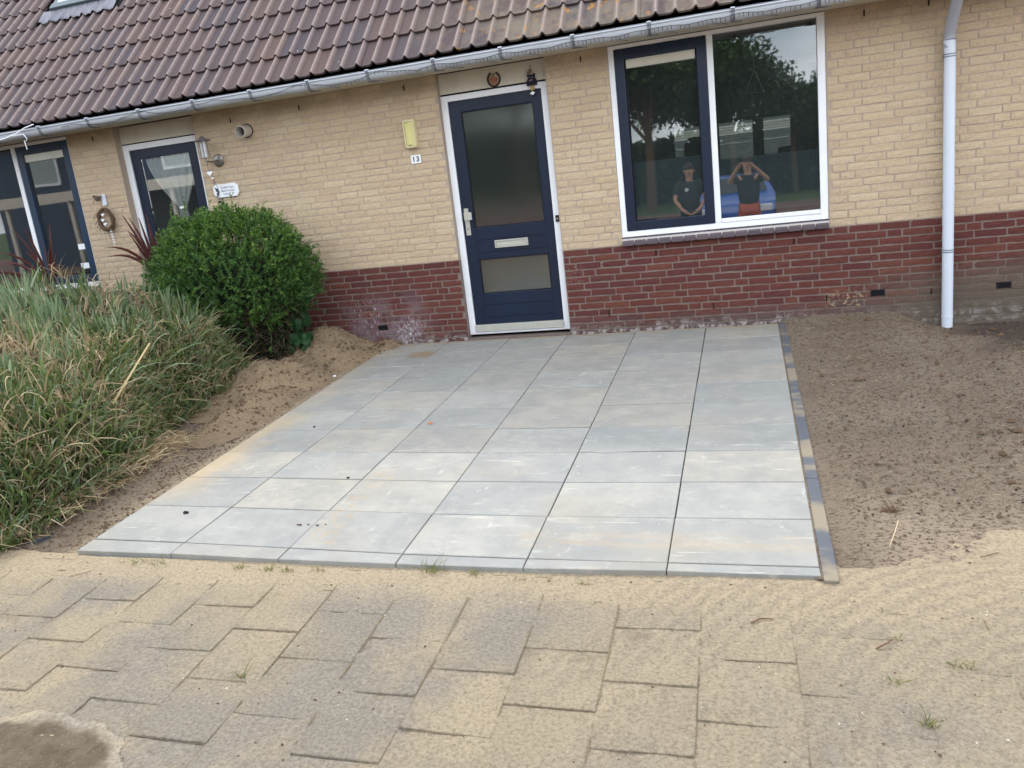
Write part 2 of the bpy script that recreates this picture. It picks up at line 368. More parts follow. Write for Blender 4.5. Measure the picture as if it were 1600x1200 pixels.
def lib(kind, mat):
    L = {}
    for tag_, ln in (('s', BL - .0115), ('h', BL / 2 - .0115), ('q', BL * .75 - .0115)):
        L[tag_] = []
        for k in range(5):
            m = brick_mesh('brick', ln, 100 * k + len(tag_) + int(ln * 1e4) + (7 if kind == 'r' else 0), kind); me = m.mesh('brick'); me.materials.append(mat)
            L[tag_].append((m, me, ln))
    return L
LY, LR = lib('y', m_yb), lib('r', m_rb)
opens = [(D13[0], D13[1], -1, 9), (DN[0], DN[1], -1, 9), (W13[0], W13[1], .76, 9), (WN[0], WN[1], .76, 9)]
zz = [0, -.25, -.5, -.75, -1.0, -.75, -.5, -.25]
cells = []                                   # (x0, length, z, red?)
vents = [(-2.10, .159), (2.398, .187), (3.311, .183)]
weeps = [(-2.621, 2.35), (-1.53, 2.371), (.105, 2.379), (2.314, 2.381), (2.759, 2.38), (1.758, .672), (2.004, .168), (.62, .674), (.163, .155), (1.084, .164), (2.794, .17), (-5.063, 2.366), (-3.389, 2.333), (-.9 + .0, -9)]
ncourse_r, ncourse_y = 15, 27
r0 = random.Random(5)
for k in range(-ncourse_r, ncourse_y):
    z = ZR + k * CH; red = k < 0
    if z + CH < -.2: continue
    segs = [(XL, XR)]
    for a, b, z0, z1 in opens:
        if z + CH * .5 > z0 and z + CH * .5 < z1:
            segs = [s for x0, x1 in segs for s in ((x0, min(x1, a)), (max(x0, b), x1)) if s[1] - s[0] > .02]
    for x0, x1 in segs:
        if x1 <= x0: continue
        off = (zz[(-k - 1) % 8] if red else zz[(k + 3) % 8]) * BL
        x = XL + off
        while x < x1:
            t_ = r0.random(); L = BL if t_ > .13 else BL / 2
            if L < BL and r0.random() < .5: L = BL * .5
            a, b = x, x + L; x += L
            if b < x0 + .03 or a > x1 - .03: continue
            a2, b2 = max(a, x0 + .004), min(b, x1 + .004)
            if b2 - a2 < .035: continue
            hit = any(abs((z + CH / 2 - .006) - vz) < CH * .5 and a2 < vx + .06 and b2 > vx - .06 for vx, vz in vents)
            if hit:
                for vx, vz in vents:
                    if abs((z + CH / 2 - .006) - vz) < CH * .5:
                        if a2 < vx - .09: cells.append((a2, min(b2, vx - .056) - a2, z, red))
                        if b2 > vx + .09: cells.append((max(a2, vx + .056), b2 - max(a2, vx + .056), z, red))
                continue
            cells.append((a2, b2 - a2, z, red))
cam_i = cam.matrix_world.inverted()
def show(x, y, z):
    v = cam_i @ Vector((x, y, z)); 
    if v.z > -.1: return -1, 0, 0
    f_ = 1243.2; px = 761.2 + f_ * v.x / -v.z; py = 561.06 - f_ * v.y / -v.z
    return (1 / (v.z * v.z) if -40 < px < 1640 and -40 < py < 1240 else 0), px, py
def hidden(px, py):                            # behind the shrub, the grass or above the eaves
    return py > 430 + .2 * px and px < 480 or (230 < px < 500 and py > 350)
for red in (True, False):
    cs = [c for c in cells if c[3] == red]
    sc = []
    for c in cs:
        s_, px, py = show(c[0] + c[1] / 2, 0, c[2] + .03); s_ *= c[1]
        if hidden(px, py) or py < 0: s_ = 0
        sc.append(s_)
    order = sorted(range(len(cs)), key=lambda i: -sc[i]); single = set(i for i in order[:300] if sc[i] > 0)
    Lb = LR if red else LY; mass = MB()
    for i, (x, ln, z, _) in enumerate(cs):
        kind = min(('s', 'h', 'q'), key=lambda q: abs(Lb[q][0][2] - (ln - .0115))); m, me, l0 = Lb[kind][r0.randrange(5)]
        s_ = (ln - .0115) / l0; oy = r0.uniform(-.0015, .0022); oz = z + .0055 + r0.uniform(-.0012, .0012)
        if i in single:
            o = inst(me, 'red_brick' if red else 'yellow_brick', (x + .0055, oy, oz), (0, r0.uniform(-.004, .004), 0), (s_, 1, 1), wall)
        else:
            mass.poly([(x + .0055 + v[0] * s_, v[1] + oy, oz + v[2]) for v in m.v], m.f)
    o = mass.build('red_brick_mass' if red else 'yellow_brick_mass', m_rbs if red else m_ybs, wall); tag(o, kind='stuff')
for vx, vz in vents:
    m = MB(); m.box(vx - .053, vx + .053, -.003, .012, vz - .026, vz + .026, m_zincd); m.build('air_vent', m_gasket if vx != 2.398 else m_navyd, wall, bevel=.002)
    g = MB(); g.box(vx - .044, vx + .044, -.0045, -.0035, vz - .019, vz + .019); g.build('vent_opening', m_dark, wall)
for wx, wz in weeps:
    if wz < -1: continue
    m = MB(); m.box(wx - .004, wx + .004, -.006, .004, wz - .024, wz + .024); m.build('weep_hole', m_dark, wall)

def frame(mb, x0, x1, z0, z1, t, y0, y1, tb=None, tt=None):
    tb = t if tb is None else tb; tt = t if tt is None else tt
    mb.box(x0, x0 + t, y0, y1, z0, z1); mb.box(x1 - t, x1, y0, y1, z0, z1)
    mb.box(x0 + t, x1 - t, y0, y1, z1 - tt, z1)
    if tb > 0: mb.box(x0 + t, x1 - t, y0, y1, z0, z0 + tb)

# soffit, fascia and inner faces
s = MB(); s.box(XL, XR, -.335, .0055, TOP, TOP + .03); s.build('soffit', m_cream, house)
# front door of number 13
door = empty('front_door'); door.parent = house; door['label'] = 'dark navy front door with a tall and a low frosted pane'
m = MB(); frame(m, D13[0] + .002, D13[1] - .002, .02, 2.252, .062, .062, .13, .035, .052); m.build('door_frame', m_white, door, bevel=.003)
m = MB(); m.box(D13[0] + .002, D13[1] - .002, .066, .13, 2.268, TOP - .001); m.build('lintel_panel', m_cream, door, bevel=.002)
m = MB(); m.box(D13[0] + .002, D13[1] - .002, .08, .12, 2.2525, 2.2675); m.build('panel_joint', m_gasket, door)
m = MB(); m.box(D13[0] + .065, D13[1] - .065, .05, .12, .057, .112); m.box(D13[0] + .065, D13[1] - .065, .045, .064, .047, .0565); m.build('threshold', m_alu, door, bevel=.002)
lx0, lx1, lz0, lz1 = D13[0] + .067, D13[1] - .067, .114, 2.197
gx0, gx1 = -1.042, -.362
m = MB()
m.box(lx0, gx0, .075, .115, lz0, lz1); m.box(gx1, lx1, .075, .115, lz0, lz1)
m.box(gx0, gx1, .075, .115, 2.098, lz1); m.box(gx0, gx1, .075, .115, .745, 1.04); m.box(gx0, gx1, .075, .115, lz0, .41)
m.build('door_leaf', m_navy, door, bevel=.003)
m = MB()
for z in (.925, .805, .302, .182): m.box(gx0 + .005, gx1 - .005, .0725, .0745, z - .003, z + .003)
for a, b in ((1.04, 2.098), (.41, .745)): frame(m, gx0 + .0005, gx1 - .0005, a + .0005, b - .0005, .008, .078, .1)
m.build('moulding', m_navyd, door)
m = MB(); m.box(gx0 + .0012, gx1 - .0012, .092, .098, 1.0412, 2.0968); m.build('upper_pane', glass_mat('door_pane', 2.8, (.55, .6, .57), .09, .25), door)
m = MB(); m.box(gx0 + .0012, gx1 - .0012, .092, .098, .4112, .7438); m.build('lower_pane', glass_mat('door_pane_low', 2.8, (.7, .72, .7), .1, .25), door)
m = MB(); m.box(gx0 + .0012, gx1 - .0012, .1, .103, 1.0412, 2.0968, m_frost); m.box(gx0 + .0012, gx1 - .0012, .1, .103, .4112, .7438, m_frost2); m.build('frosting', None, door)
m = MB(); frame(m, -.861, -.539, .84, .911, .012, .06, .0748, .012); m.box(-.848, -.552, .067, .0748, .853, .898); m.box(-.84, -.56, .06, .0665, .853, .872); m.build('letterbox', m_alu, door, bevel=.0015)
m = MB(); m.box(-1.127, -1.083, .066, .0748, .98, 1.232); m.box(-1.117, -1.042, .02, .032, 1.125, 1.195); m.tube([(-1.105, .066, 1.16), (-1.105, .03, 1.16)], .012, 10)
m.build('handle', m_alu, door, bevel=.002)
m = MB(); m.lathe([(0, -.001), (.006, -.001), (.006, .002), (0, .002)], (-1.105, .064, 1.04), 10, (0, 1, 0)); m.build('keyhole', m_black, door)
m = MB(); m.box(D13[1] - .045, D13[1] - .012, .05, .0605, 1.027, 1.086, m_black); m.lathe([(0, -.003), (.008, -.003), (.008, .002)], (D13[1] - .028, .05, 1.055), 12, (0, 1, 0), m_alu); m.build('bell_push', None, door, bevel=.001)

# window of number 13
win = empty('window'); win.parent = house; win['label'] = 'wide white framed window with a blue casement on its left half'
fz0, fz1 = .832, 2.44
m = MB()
m.box(W13[0] + .001, W13[0] + .05, .006, .1, fz0, fz1); m.box(1.975, W13[1] - .001, .006, .1, fz0, fz1); m.box(1.137, 1.187, .006, .1, fz0 + .05, fz1 - .032)
m.box(W13[0] + .05, 1.975, .006, .1, fz0, fz0 + .05); m.box(W13[0] + .05, 1.975, .006, .1, fz1 - .032, fz1); m.build('window_frame', m_white, win, bevel=.004)
m = MB(); m.box(1.188, 1.974, .0, .03, fz0 + .0505, .917); m.build('glazing_bead', m_white, win, bevel=.004)
m = MB(); frame(m, W13[0] + .053, 1.134, .884, 2.405, .078, .0, .055, .078, .085); m.build('casement', m_navy, win, bevel=.004)
m = MB(); frame(m, .4671, 1.0549, .9635, 2.319, .01, .03, .05); m.build('casement_gasket', m_navyd, win)
m = MB(); m.box(.478, 1.045, .022, .05, 2.245, 2.318); m.build('ventilator', m_alu, win, bevel=.003)
m = MB(); m.box(.488, 1.035, .018, .0215, 2.257, 2.262); m.box(.488, 1.035, .0205, .0215, 2.262, 2.305); m.build('ventilator_slot', m_cream, win)
m = MB(); m.box(.467, 1.055, .040, .044, .963, 2.25); g1 = m.build('casement_pane', m_glass, win)
m = MB(); m.box(1.183, 1.98, .040, .044, .90, 2.41); g2 = m.build('fixed_pane', m_glass, win)
for g_, cx_, cz_ in ((g1, .76, 1.6), (g2, 1.58, 1.65)):   # the panes do not stand perfectly true in their frames
    c_ = Vector((cx_, .042, cz_)); a_ = R(PANE_TILT[0]); b_ = R(PANE_TILT[1])
    rot = Matrix.Rotation(a_, 4, 'Z') @ Matrix.Rotation(b_, 4, 'X'); g_.matrix_world = Matrix.Translation(c_) @ rot @ Matrix.Translation(-c_)
m = MB(); m.box(.46, 1.06, .082, .085, .93, 1.465); m.box(1.18, 1.98, .082, .085, .95, 1.405); m.build('frosted_film', m_film, win)
sill = empty('window_sill'); sill.parent = house; sill['label'] = 'row of dark glazed sill tiles under the wide window'
m = MB(); m.box(.338, 2.032, -.035, .006, .772, .820); m.build('sill_bed', plain('pale_pointing', srgb(196, 192, 188), .9), sill)
n = 16; wt = (2.034 - .336) / n; sm = MB(); sm.poly([(0, -.052, -.012), (wt - .009, -.052, -.012), (wt - .009, .004, -.012), (0, .004, -.012), (0, -.052, .025), (wt - .009, -.052, .025), (wt - .009, .004, .058), (0, .004, .058)], [(0, 3, 2, 1), (4, 5, 6, 7), (0, 1, 5, 4), (1, 2, 6, 5), (2, 3, 7, 6), (3, 0, 4, 7)])
sme = sm.mesh('sill_tile'); sme.materials.append(m_sill)
for k in range(n):
    o = inst(sme, 'sill_tile', (.336 + k * wt + .0045, random.uniform(-.001, .001), .772 + random.uniform(-.0008, .0008)), parent=sill); b = o.modifiers.new('bevel', 'BEVEL'); b.width = .003

# neighbour's door
nd = empty('front_door'); nd.parent = house; nd['label'] = "neighbour's dark blue glazed door with a tied white curtain"
m = MB(); frame(m, DN[0] + .002, DN[1] - .002, .02, 2.258, .07, .085, .16, .035, .058); m.build('door_frame', m_white, nd, bevel=.003)
m = MB(); m.box(DN[0] + .002, DN[1] - .002, .09, .16, 2.270, TOP - .001); m.build('lintel_panel', m_cream, nd, bevel=.002)
m = MB(); m.box(DN[0] + .002, DN[1] - .002, .1, .15, 2.2585, 2.2695); m.build('panel_joint', m_gasket, nd)
m = MB(); frame(m, DN[0] + .074, DN[1] - .074, .06, 2.198, .11, .1, .14, .45, .095); m.build('door_leaf', m_navy, nd, bevel=.003)
m = MB(); m.box(DN[0] + .185, DN[1] - .185, .115, .12, .511, 2.102); m.build('door_pane', glass_mat('clear_glass', 2.0, (.95, .97, .97)), nd)
m = MB(); m.box(-4.79, -4.755, .07, .084, .95, 1.04, m_black); m.box(-4.78, -4.765, .065, .0695, .98, 1.0, m_alu); m.build('bell_push', None, nd)
# curtain gathered to a tie
def curtain(name, x0, x1, ztop, tie, zend, y, parent, mat):
    nx, nz_ = 90, 40; V = []; F = []
    for j in range(nz_):
        t = j / (nz_ - 1)
        for i in range(nx):
            u = i / (nx - 1); xt = x0 + (x1 - x0) * u; xg = tie[0] + (u - .5) * .09
            if t < .6: q = t / .6; k = q ** (1.25 + .5 * (1 - u)); x = xt * (1 - k) + xg * k; z = ztop + (tie[1] - ztop) * q; amp = .012 * (1 - .4 * q)
            else: q = (t - .6) / .4; x = tie[0] + .02 * q + (u - .5) * (.09 + .16 * q); z = tie[1] + (zend - tie[1]) * q; amp = .014
            V.append((x, y + amp * math.sin(u * 2 * math.pi * 9) + .006 * math.sin(u * 31 + t * 3), z))
    for j in range(nz_ - 1):
        for i in range(nx - 1): a = j * nx + i; F.append((a, a + 1, a + nx + 1, a + nx))
    m = MB(); m.poly(V, F); o = m.build(name, mat, parent, smooth=True, fix=False)
    so = o.modifiers.new('thickness', 'SOLIDIFY'); so.thickness = .002
    tb = MB(); tb.lathe([(.0, -.012), (.05, -.012), (.058, 0), (.05, .012), (.0, .012)], (tie[0], y, tie[1]), 16); t_ = tb.build('curtain_tie', mat, o)
    t_.scale = (1, .5, 1); t_.location = (0, y * .5, 0)
m_curt = plain('curtain_fabric', srgb(232, 234, 230), .9)
curtain('curtain', -4.58, -3.92, 2.11, (-4.235, 1.56), .9, .138, nd, m_curt)
# neighbour's window
nw = empty('window'); nw.parent = house; nw['label'] = "neighbour's window at the left edge with a blue casement"
m = MB(); m.box(WN[0] + .001, WN[0] + .05, .02, .12, fz0, fz1); m.box(-5.425, WN[1] - .001, .02, .12, fz0, fz1); m.box(-6.195, -6.14, .02, .12, fz0 + .05, fz1 - .035)
m.box(WN[0] + .05, -5.425, .02, .12, fz0, fz0 + .05); m.box(WN[0] + .05, -5.425, .02, .12, fz1 - .035, fz1); m.build('window_frame', m_white, nw, bevel=.004)
m = MB(); frame(m, -6.137, -5.43, .885, 2.403, .085, .025, .075); m.build('casement', m_teal, nw, bevel=.004)
m = MB(); m.box(-6.05, -5.5, .04, .07, 2.235, 2.315); m.build('ventilator', m_alu, nw, bevel=.003)
m = MB(); m.box(-6.052, -5.512, .058, .062, .975, 2.315); m.build('casement_pane', m_glass, nw)
m = MB(); m.box(WN[0] + .06, -6.2, .058, .062, .885, 2.403); m.build('fixed_pane', m_glass, nw)
m = MB(); m.box(WN[0] + .06, -6.2, .11, .115, .93, 2.3); m.build('roller_blind', plain('dark_blind', srgb(52, 62, 66), .9), nw)
for x0, z0 in ((-5.63, 1.245), (-5.65, 1.035)):
    m = MB(); m.box(x0, x0 + .115, .054, .0575, z0, z0 + .06); m.build('paper_note', m_white, nw)
m = MB(); m.box(-6.0, -5.6, .09, .16, .93, 1.08); m.build('window_box', plain('brown_box', srgb(96, 48, 40), .8), nw)
m = MB(); m.box(WN[0] + .01, WN[1] - .01, -.03, .02, .772, .83); m.build('window_sill', m_sill, nw)

# rooms behind the glass
rooms = empty('interior'); rooms.parent = house
DB = 6.4
m = MB(); m.box(XL, XR, .125, DB, -.06, -.02); m.build('floor', m_floorw, rooms)
m = MB(); m.box(XL, XR, .125, DB, 2.52, 2.58); m.build('ceiling', m_inner, rooms)
m = MB()
bw = (.42, 2.26, .9, 1.86)                     # garden window at the back of the room
m.box(XL, bw[0], DB, DB + .2, -.02, 2.52); m.box(bw[1], XR, DB, DB + .2, -.02, 2.52); m.box(bw[0], bw[1], DB, DB + .2, -.02, bw[2]); m.box(bw[0], bw[1], DB, DB + .2, bw[3], 2.52)
m.box(XL, XL + .1, .125, DB, -.02, 2.52); m.box(XR - .1, XR, .125, DB, -.02, 2.52); m.box(-.12, -.02, .135, DB, -.02, 2.52); m.box(-2.5, -2.4, .135, DB, -.02, 2.52); m.box(-2.4, -.12, 2.2, 2.3, -.02, 2.52)
m.box(XL, -2.5, 3.6, 3.7, -.02, 2.52)
m.build('room_wall', m_room, rooms)
m = MB(); frame(m, *bw[:2], bw[2], bw[3], .05, DB - .03, DB + .03); m.box(.97, 1.0, DB - .03, DB + .03, bw[2], bw[3]); m.box(1.12, 1.16, DB - .03, DB + .03, bw[2], bw[3]); m.box(1.66, 1.82, DB - .03, DB + .03, bw[2], bw[3]); m.build('garden_window_frame', m_black, rooms)
bl = MB()
for k in range(22): z = bw[2] + .03 + k * .038; bl.box(bw[0] + .05, bw[1] - .05, DB - .07, DB - .045, z, z + .004 + .0 * k); 
for o_ in (bl.build('blind_slat_set', plain('blind_slats', srgb(60, 66, 70), .6), rooms),): tag(o_, kind='stuff')
m = MB(); m.tube([(.90, 2.9, .0), (.90, 2.9, 1.42)], .03, 10); m.lathe([(.0, .0), (.11, .02), (.13, .1), (.12, .2), (.07, .27), (.0, .28)], (.90, 2.9, 1.36), 20); m.build('floor_lamp', m_black, rooms, smooth=True)
m = MB(); m.lathe([(0, 0), (.35, .02), (.4, .3), (.36, .42), (0, .45)], (2.2, 3.0, .98), 20); m.box(1.6, 2.9, 2.8, 3.4, .0, 1.02); m.build('armchair', m_gasket, rooms)
m = MB(); hx, hz, hy = 1.50, 1.93, .07
m.tube([(hx, hy, hz + .16), (hx - .07, hy, hz - .02), (hx + .07, hy, hz - .02), (hx, hy, hz + .16), (hx, hy, hz + .3)], .0025, 5); m.build('hanging_ornament', m_alu, rooms)

# ------------------------------------------------------------------ roof
roof = empty('roof'); roof.parent = house
RS = R(44.6); ex = Vector((0, math.cos(RS), math.sin(RS))); en = Vector((0, -math.sin(RS), math.cos(RS)))
EAVE = Vector((0, -.405, 2.545)); EXPO, TW = .335, .30
m = MB(); p = lambda x, d, h: EAVE + Vector((x, 0, 0)) + ex * d + en * h
m.poly([p(XL, .12, -.04), p(XR, .12, -.04), p(XR, 7.5, -.04), p(XL, 7.5, -.04), p(XL, .12, -.09), p(XR, .12, -.09), p(XR, 7.5, -.09), p(XL, 7.5, -.09)], [(0, 1, 2, 3), (7, 6, 5, 4), (0, 4, 5, 1), (2, 6, 7, 3), (0, 3, 7, 4), (1, 5, 6, 2)])
m.build('roof_deck', m_gasket, roof)
m = MB(); m.poly([(XL, 4.93, 7.8), (XR, 4.93, 7.8), (XR, 8.6, 4.2), (XL, 8.6, 4.2)], [(0, 1, 2, 3)]); m.poly([(XL, DB + .21, 2.5), (XL, 8.6, 4.2), (XR, 8.6, 4.2), (XR, DB + .21, 2.5)], [(0, 1, 2, 3)]); m.build('rear_slope', m_gasket, roof)
for x in (XL, XR): m = MB(); m.poly([(x, .12, 2.5), (x, 8.6, 2.5), (x, 8.6, 4.2), (x, 4.93, 7.75)], [(0, 1, 2, 3)]); m.build('gable', m_room, roof)
prof = [0, .05, .12, .20, .26, .31, .345, .375, .40, .42, .445, .47, .5]
def hprof(u):                                   # two rolls and two pans across 0..1
    q = (u * 2) % 1.0; r_ = sum(math.exp(-((q - c) / (.15 if q < c else .085)) ** 2) for c in (-.2, .8)); return .036 * min(1, r_) + .004 * math.cos((q - .3) * 2 * math.pi) * 0
xs = sorted(set([k / 2 + q for k in (0, 1) for q in prof]))
def tile_mb(seed):
    r_ = random.Random(seed); m = MB(); n = len(xs); V = []; Lh = .40; cr_ = []
    for d, hh in ((0, .022), (Lh, -.006)):
        for x in xs: V.append((x * TW * .996, d, hh + hprof(x))); cr_.append(hprof(x) / .036)
    for d, hh in ((0, .022), (0, .002)):
        for x in xs: V.append((x * TW * .996, d + (.004 if hh < .01 else 0), hh + hprof(x) - (.0 if hh > .01 else .0))); cr_.append(0)
    f = [(k, k + 1, n + k + 1, n + k) for k in range(n - 1)] + [(3 * n + k, 3 * n + k + 1, 2 * n + k + 1, 2 * n + k) for k in range(n - 1)]
    b = len(V)
    for x0 in (0, len(xs) - 1):
        x = xs[x0] * TW * .996; V += [(x, 0, .022 + hprof(xs[x0])), (x, Lh, -.006 + hprof(xs[x0])), (x, Lh, -.02), (x, 0, .0)]; cr_ += [0] * 4
        f.append(tuple(b + i for i in range(4))); b += 4
    m.poly(V, f); return m, cr_, n
TM = Matrix((Vector((1, 0, 0)), ex, en)).transposed()
tms = []
for sd_ in range(3):
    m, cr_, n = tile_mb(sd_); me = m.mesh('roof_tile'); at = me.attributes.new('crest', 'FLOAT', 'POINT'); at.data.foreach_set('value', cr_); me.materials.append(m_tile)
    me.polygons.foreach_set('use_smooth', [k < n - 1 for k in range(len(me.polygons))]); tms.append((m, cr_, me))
rm3 = TM.to_euler()
X0 = -7.80 + .067
SKY = (-6.02, -5.20, 1.85 + .02, 3.3)          # roof window: x0, x1, distance up the slope
cand = []
for row in range(0, 21):
    for c_ in range(int((XR - X0 + 1.2) / TW)):
        x = X0 - 1.2 + c_ * TW; d = row * EXPO
        if x < XL or x + TW > XR: continue
        if x + TW > SKY[0] - .02 and x < SKY[1] + .02 and d + .3 > SKY[2] and d < SKY[3]: continue
        pc = p(x + .15, d + .16, .02); s_, px, py = show(*pc); cand.append((s_ if -20 < py else 0, x, d, row))
cand.sort(key=lambda c: -c[0]); mass = MB(); mcr = []
for i, (s_, x, d, row) in enumerate(cand):
    m, cr_, me = tms[r0.randrange(3)]; pos_ = p(x + r0.uniform(-.002, .002), d + r0.uniform(-.004, .004), r0.uniform(-.001, .002))
    if i < 300 and s_ > 0:
        o = inst(me, 'roof_tile', pos_, (rm3.x, rm3.y + r0.uniform(-.006, .006), rm3.z), parent=roof)
    else:
        mass.poly([pos_ + TM @ Vector(v) for v in m.v], m.f); mcr += cr_
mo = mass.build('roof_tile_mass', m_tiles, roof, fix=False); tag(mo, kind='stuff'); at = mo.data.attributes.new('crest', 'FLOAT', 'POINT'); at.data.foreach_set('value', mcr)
# skylight
skyl = empty('roof_window'); skyl.parent = house
def rb(m, x0, x1, d0, d1, h0, h1, mt=None): m.poly([p(x0, d0, h0), p(x1, d0, h0), p(x1, d1, h0), p(x0, d1, h0), p(x0, d0, h1), p(x1, d0, h1), p(x1, d1, h1), p(x0, d1, h1)], [(0, 3, 2, 1), (4, 5, 6, 7), (0, 1, 5, 4), (1, 2, 6, 5), (2, 3, 7, 6), (3, 0, 4, 7)], mt)
m_skyf = plain('roof_window_metal', srgb(78, 92, 96), .4, metallic=.3)
m = MB(); rb(m, SKY[0], SKY[1], SKY[2], SKY[2] + .09, -.03, .095); rb(m, SKY[0], SKY[0] + .07, SKY[2] + .09, SKY[3], -.03, .085); rb(m, SKY[1] - .07, SKY[1], SKY[2] + .09, SKY[3], -.03, .085); rb(m, SKY[0], SKY[1], SKY[3], SKY[3] + .1, -.03, .095); m.build('frame', m_skyf, skyl, bevel=.006)
m = MB(); rb(m, SKY[0] + .071, SKY[1] - .071, SKY[2] + .091, SKY[2] + .12, .04, .092); rb(m, SKY[0] + .0705, SKY[0] + .09, SKY[2] + .12, SKY[3], .04, .09); rb(m, SKY[1] - .09, SKY[1] - .0705, SKY[2] + .12, SKY[3], .04, .09); m.build('sash', m_zinc, skyl, bevel=.003)
m = MB(); rb(m, SKY[0] + .09, SKY[1] - .09, SKY[2] + .12, SKY[3], .05, .055); m.build('pane', plain('roof_window_glass', srgb(210, 222, 220), .03, .02, 3, 0, 0, 1.0), skyl)
nx = 60; V = []; F = []
for j, (d, hh) in enumerate(((SKY[2] + .005, .035), (SKY[2] - .06, .03), (SKY[2] - .12, .028), (SKY[2] - .17, .026))):
    for i in range(nx): x = SKY[0] - .1 + (SKY[1] - SKY[0] + .2) * i / (nx - 1); u = ((x - (X0 - 1.2)) / TW) % 1.0; V.append(p(x, d + (.012 * math.sin(i * 1.3) if j == 3 else 0), hh + (.9 * hprof(u) if j else .02) + .004))
for j in range(3):
    for i in range(nx - 1): a = j * nx + i; F.append((a, a + 1, a + nx + 1, a + nx))
m = MB(); m.poly(V, F); o = m.build('lead_apron', m_lead, skyl, smooth=True, fix=False); so = o.modifiers.new('t', 'SOLIDIFY'); so.thickness = .003
# gutter
gut = empty('gutter'); gut.parent = house
def gprof(r_): return [(-.345, 2.545), (-.345, 2.49)] + [(-.41 + r_ * math.cos(a), 2.49 + r_ * math.sin(a)) for a in [math.pi * 2 - math.pi * k / 10 for k in range(11)]][0:] 
pts = [(-.40 + .053 * math.cos(a), 2.484 + .053 * math.sin(a)) for a in [-math.pi * k / 12 for k in range(13)]]
pts = [(-.347, 2.53)] + pts + [(-.453, 2.497)]
bead = [(-.453 - .006 + .007 * math.cos(a), 2.499 + .007 * math.sin(a)) for a in [2 * math.pi * k / 8 for k in range(9)]]
m = MB()
for P_, in ((pts,), (bead,)):
    V = [(x, y, z) for x in (XL, XR) for y, z in P_]; n = len(P_); m.poly(V, [(k, k + 1, n + k + 1, n + k) for k in range(n - 1)])
o = m.build('trough', m_zinc, gut, smooth=True, fix=False); so = o.modifiers.new('t', 'SOLIDIFY'); so.thickness = .002
bm_ = MB(); pb = [(-.40 + .0565 * math.cos(a), 2.484 + .0565 * math.sin(a)) for a in [-math.pi * k / 12 for k in range(2, 13)]] + [(-.4665, 2.499), (-.4675, 2.509), (-.45, 2.509)]
n = len(pb); V = [(x, y, z) for x in (-.014, .014) for y, z in pb]; bm_.poly(V, [(k, k + 1, n + k + 1, n + k) for k in range(n - 1)])
bm_.obox((.02, -.37, 2.424), (.045, .012, 0), (0, .0015, 0), (0, 0, .004))
bme = bm_.mesh('gutter_bracket'); bme.materials.append(m_zincd)
bx = [-5.28 - .605 * k for k in range(6, 0, -1)] + [-5.28, -4.68, -4.07, -3.46, -2.84, -2.25, -1.67, -1.06, -.47, .13, .73, 1.35, 1.95] + [1.95 + .605 * k for k in range(1, 6)]
for x in bx:
    o = inst(bme, 'gutter_bracket', (x, 0, 0), parent=gut); so = o.modifiers.new('t', 'SOLIDIFY'); so.thickness = .003
    c_ = MB(); c_.box(x - .016, x + .016, -.475, -.445, 2.510, 2.519); c_.build('bracket_clip', m_pvc, gut, bevel=.002)
# downpipe
dp = empty('downpipe'); dp.parent = house
m = MB(); m.tube([(2.884, -.075, 2.085), (2.889, -.075, 1.98), (2.896, -.075, -.3)], .040, 24); m.build('pipe', m_pvc, dp, smooth=True)
m = MB(); m.tube([(2.884, -.075, 2.03), (2.884, -.075, 2.10), (2.885, -.095, 2.16), (2.885, -.33, 2.40), (2.885, -.40, 2.46), (2.885, -.41, 2.50)], .039, 24); m.build('offset_bend', m_pvcd, dp, smooth=True)
for z, r_ in ((2.088, .0425), (1.985, .0425), (1.968, .0425), (.512, .0425), (.495, .0425), (-.03, .0425)):
    m = MB(); m.lathe([(.0402, -.004), (r_, -.004), (r_, .004), (.0402, .004)], (2.889 + (1.98 - z) * .003, -.075, z), 24); m.build('pipe_ring', m_zincd if z > -.01 else m_pvc, dp)
m = MB(); m.box(2.86, 2.92, -.04, .0, 1.96, 1.99); m.build('pipe_bracket', m_zincd, dp)
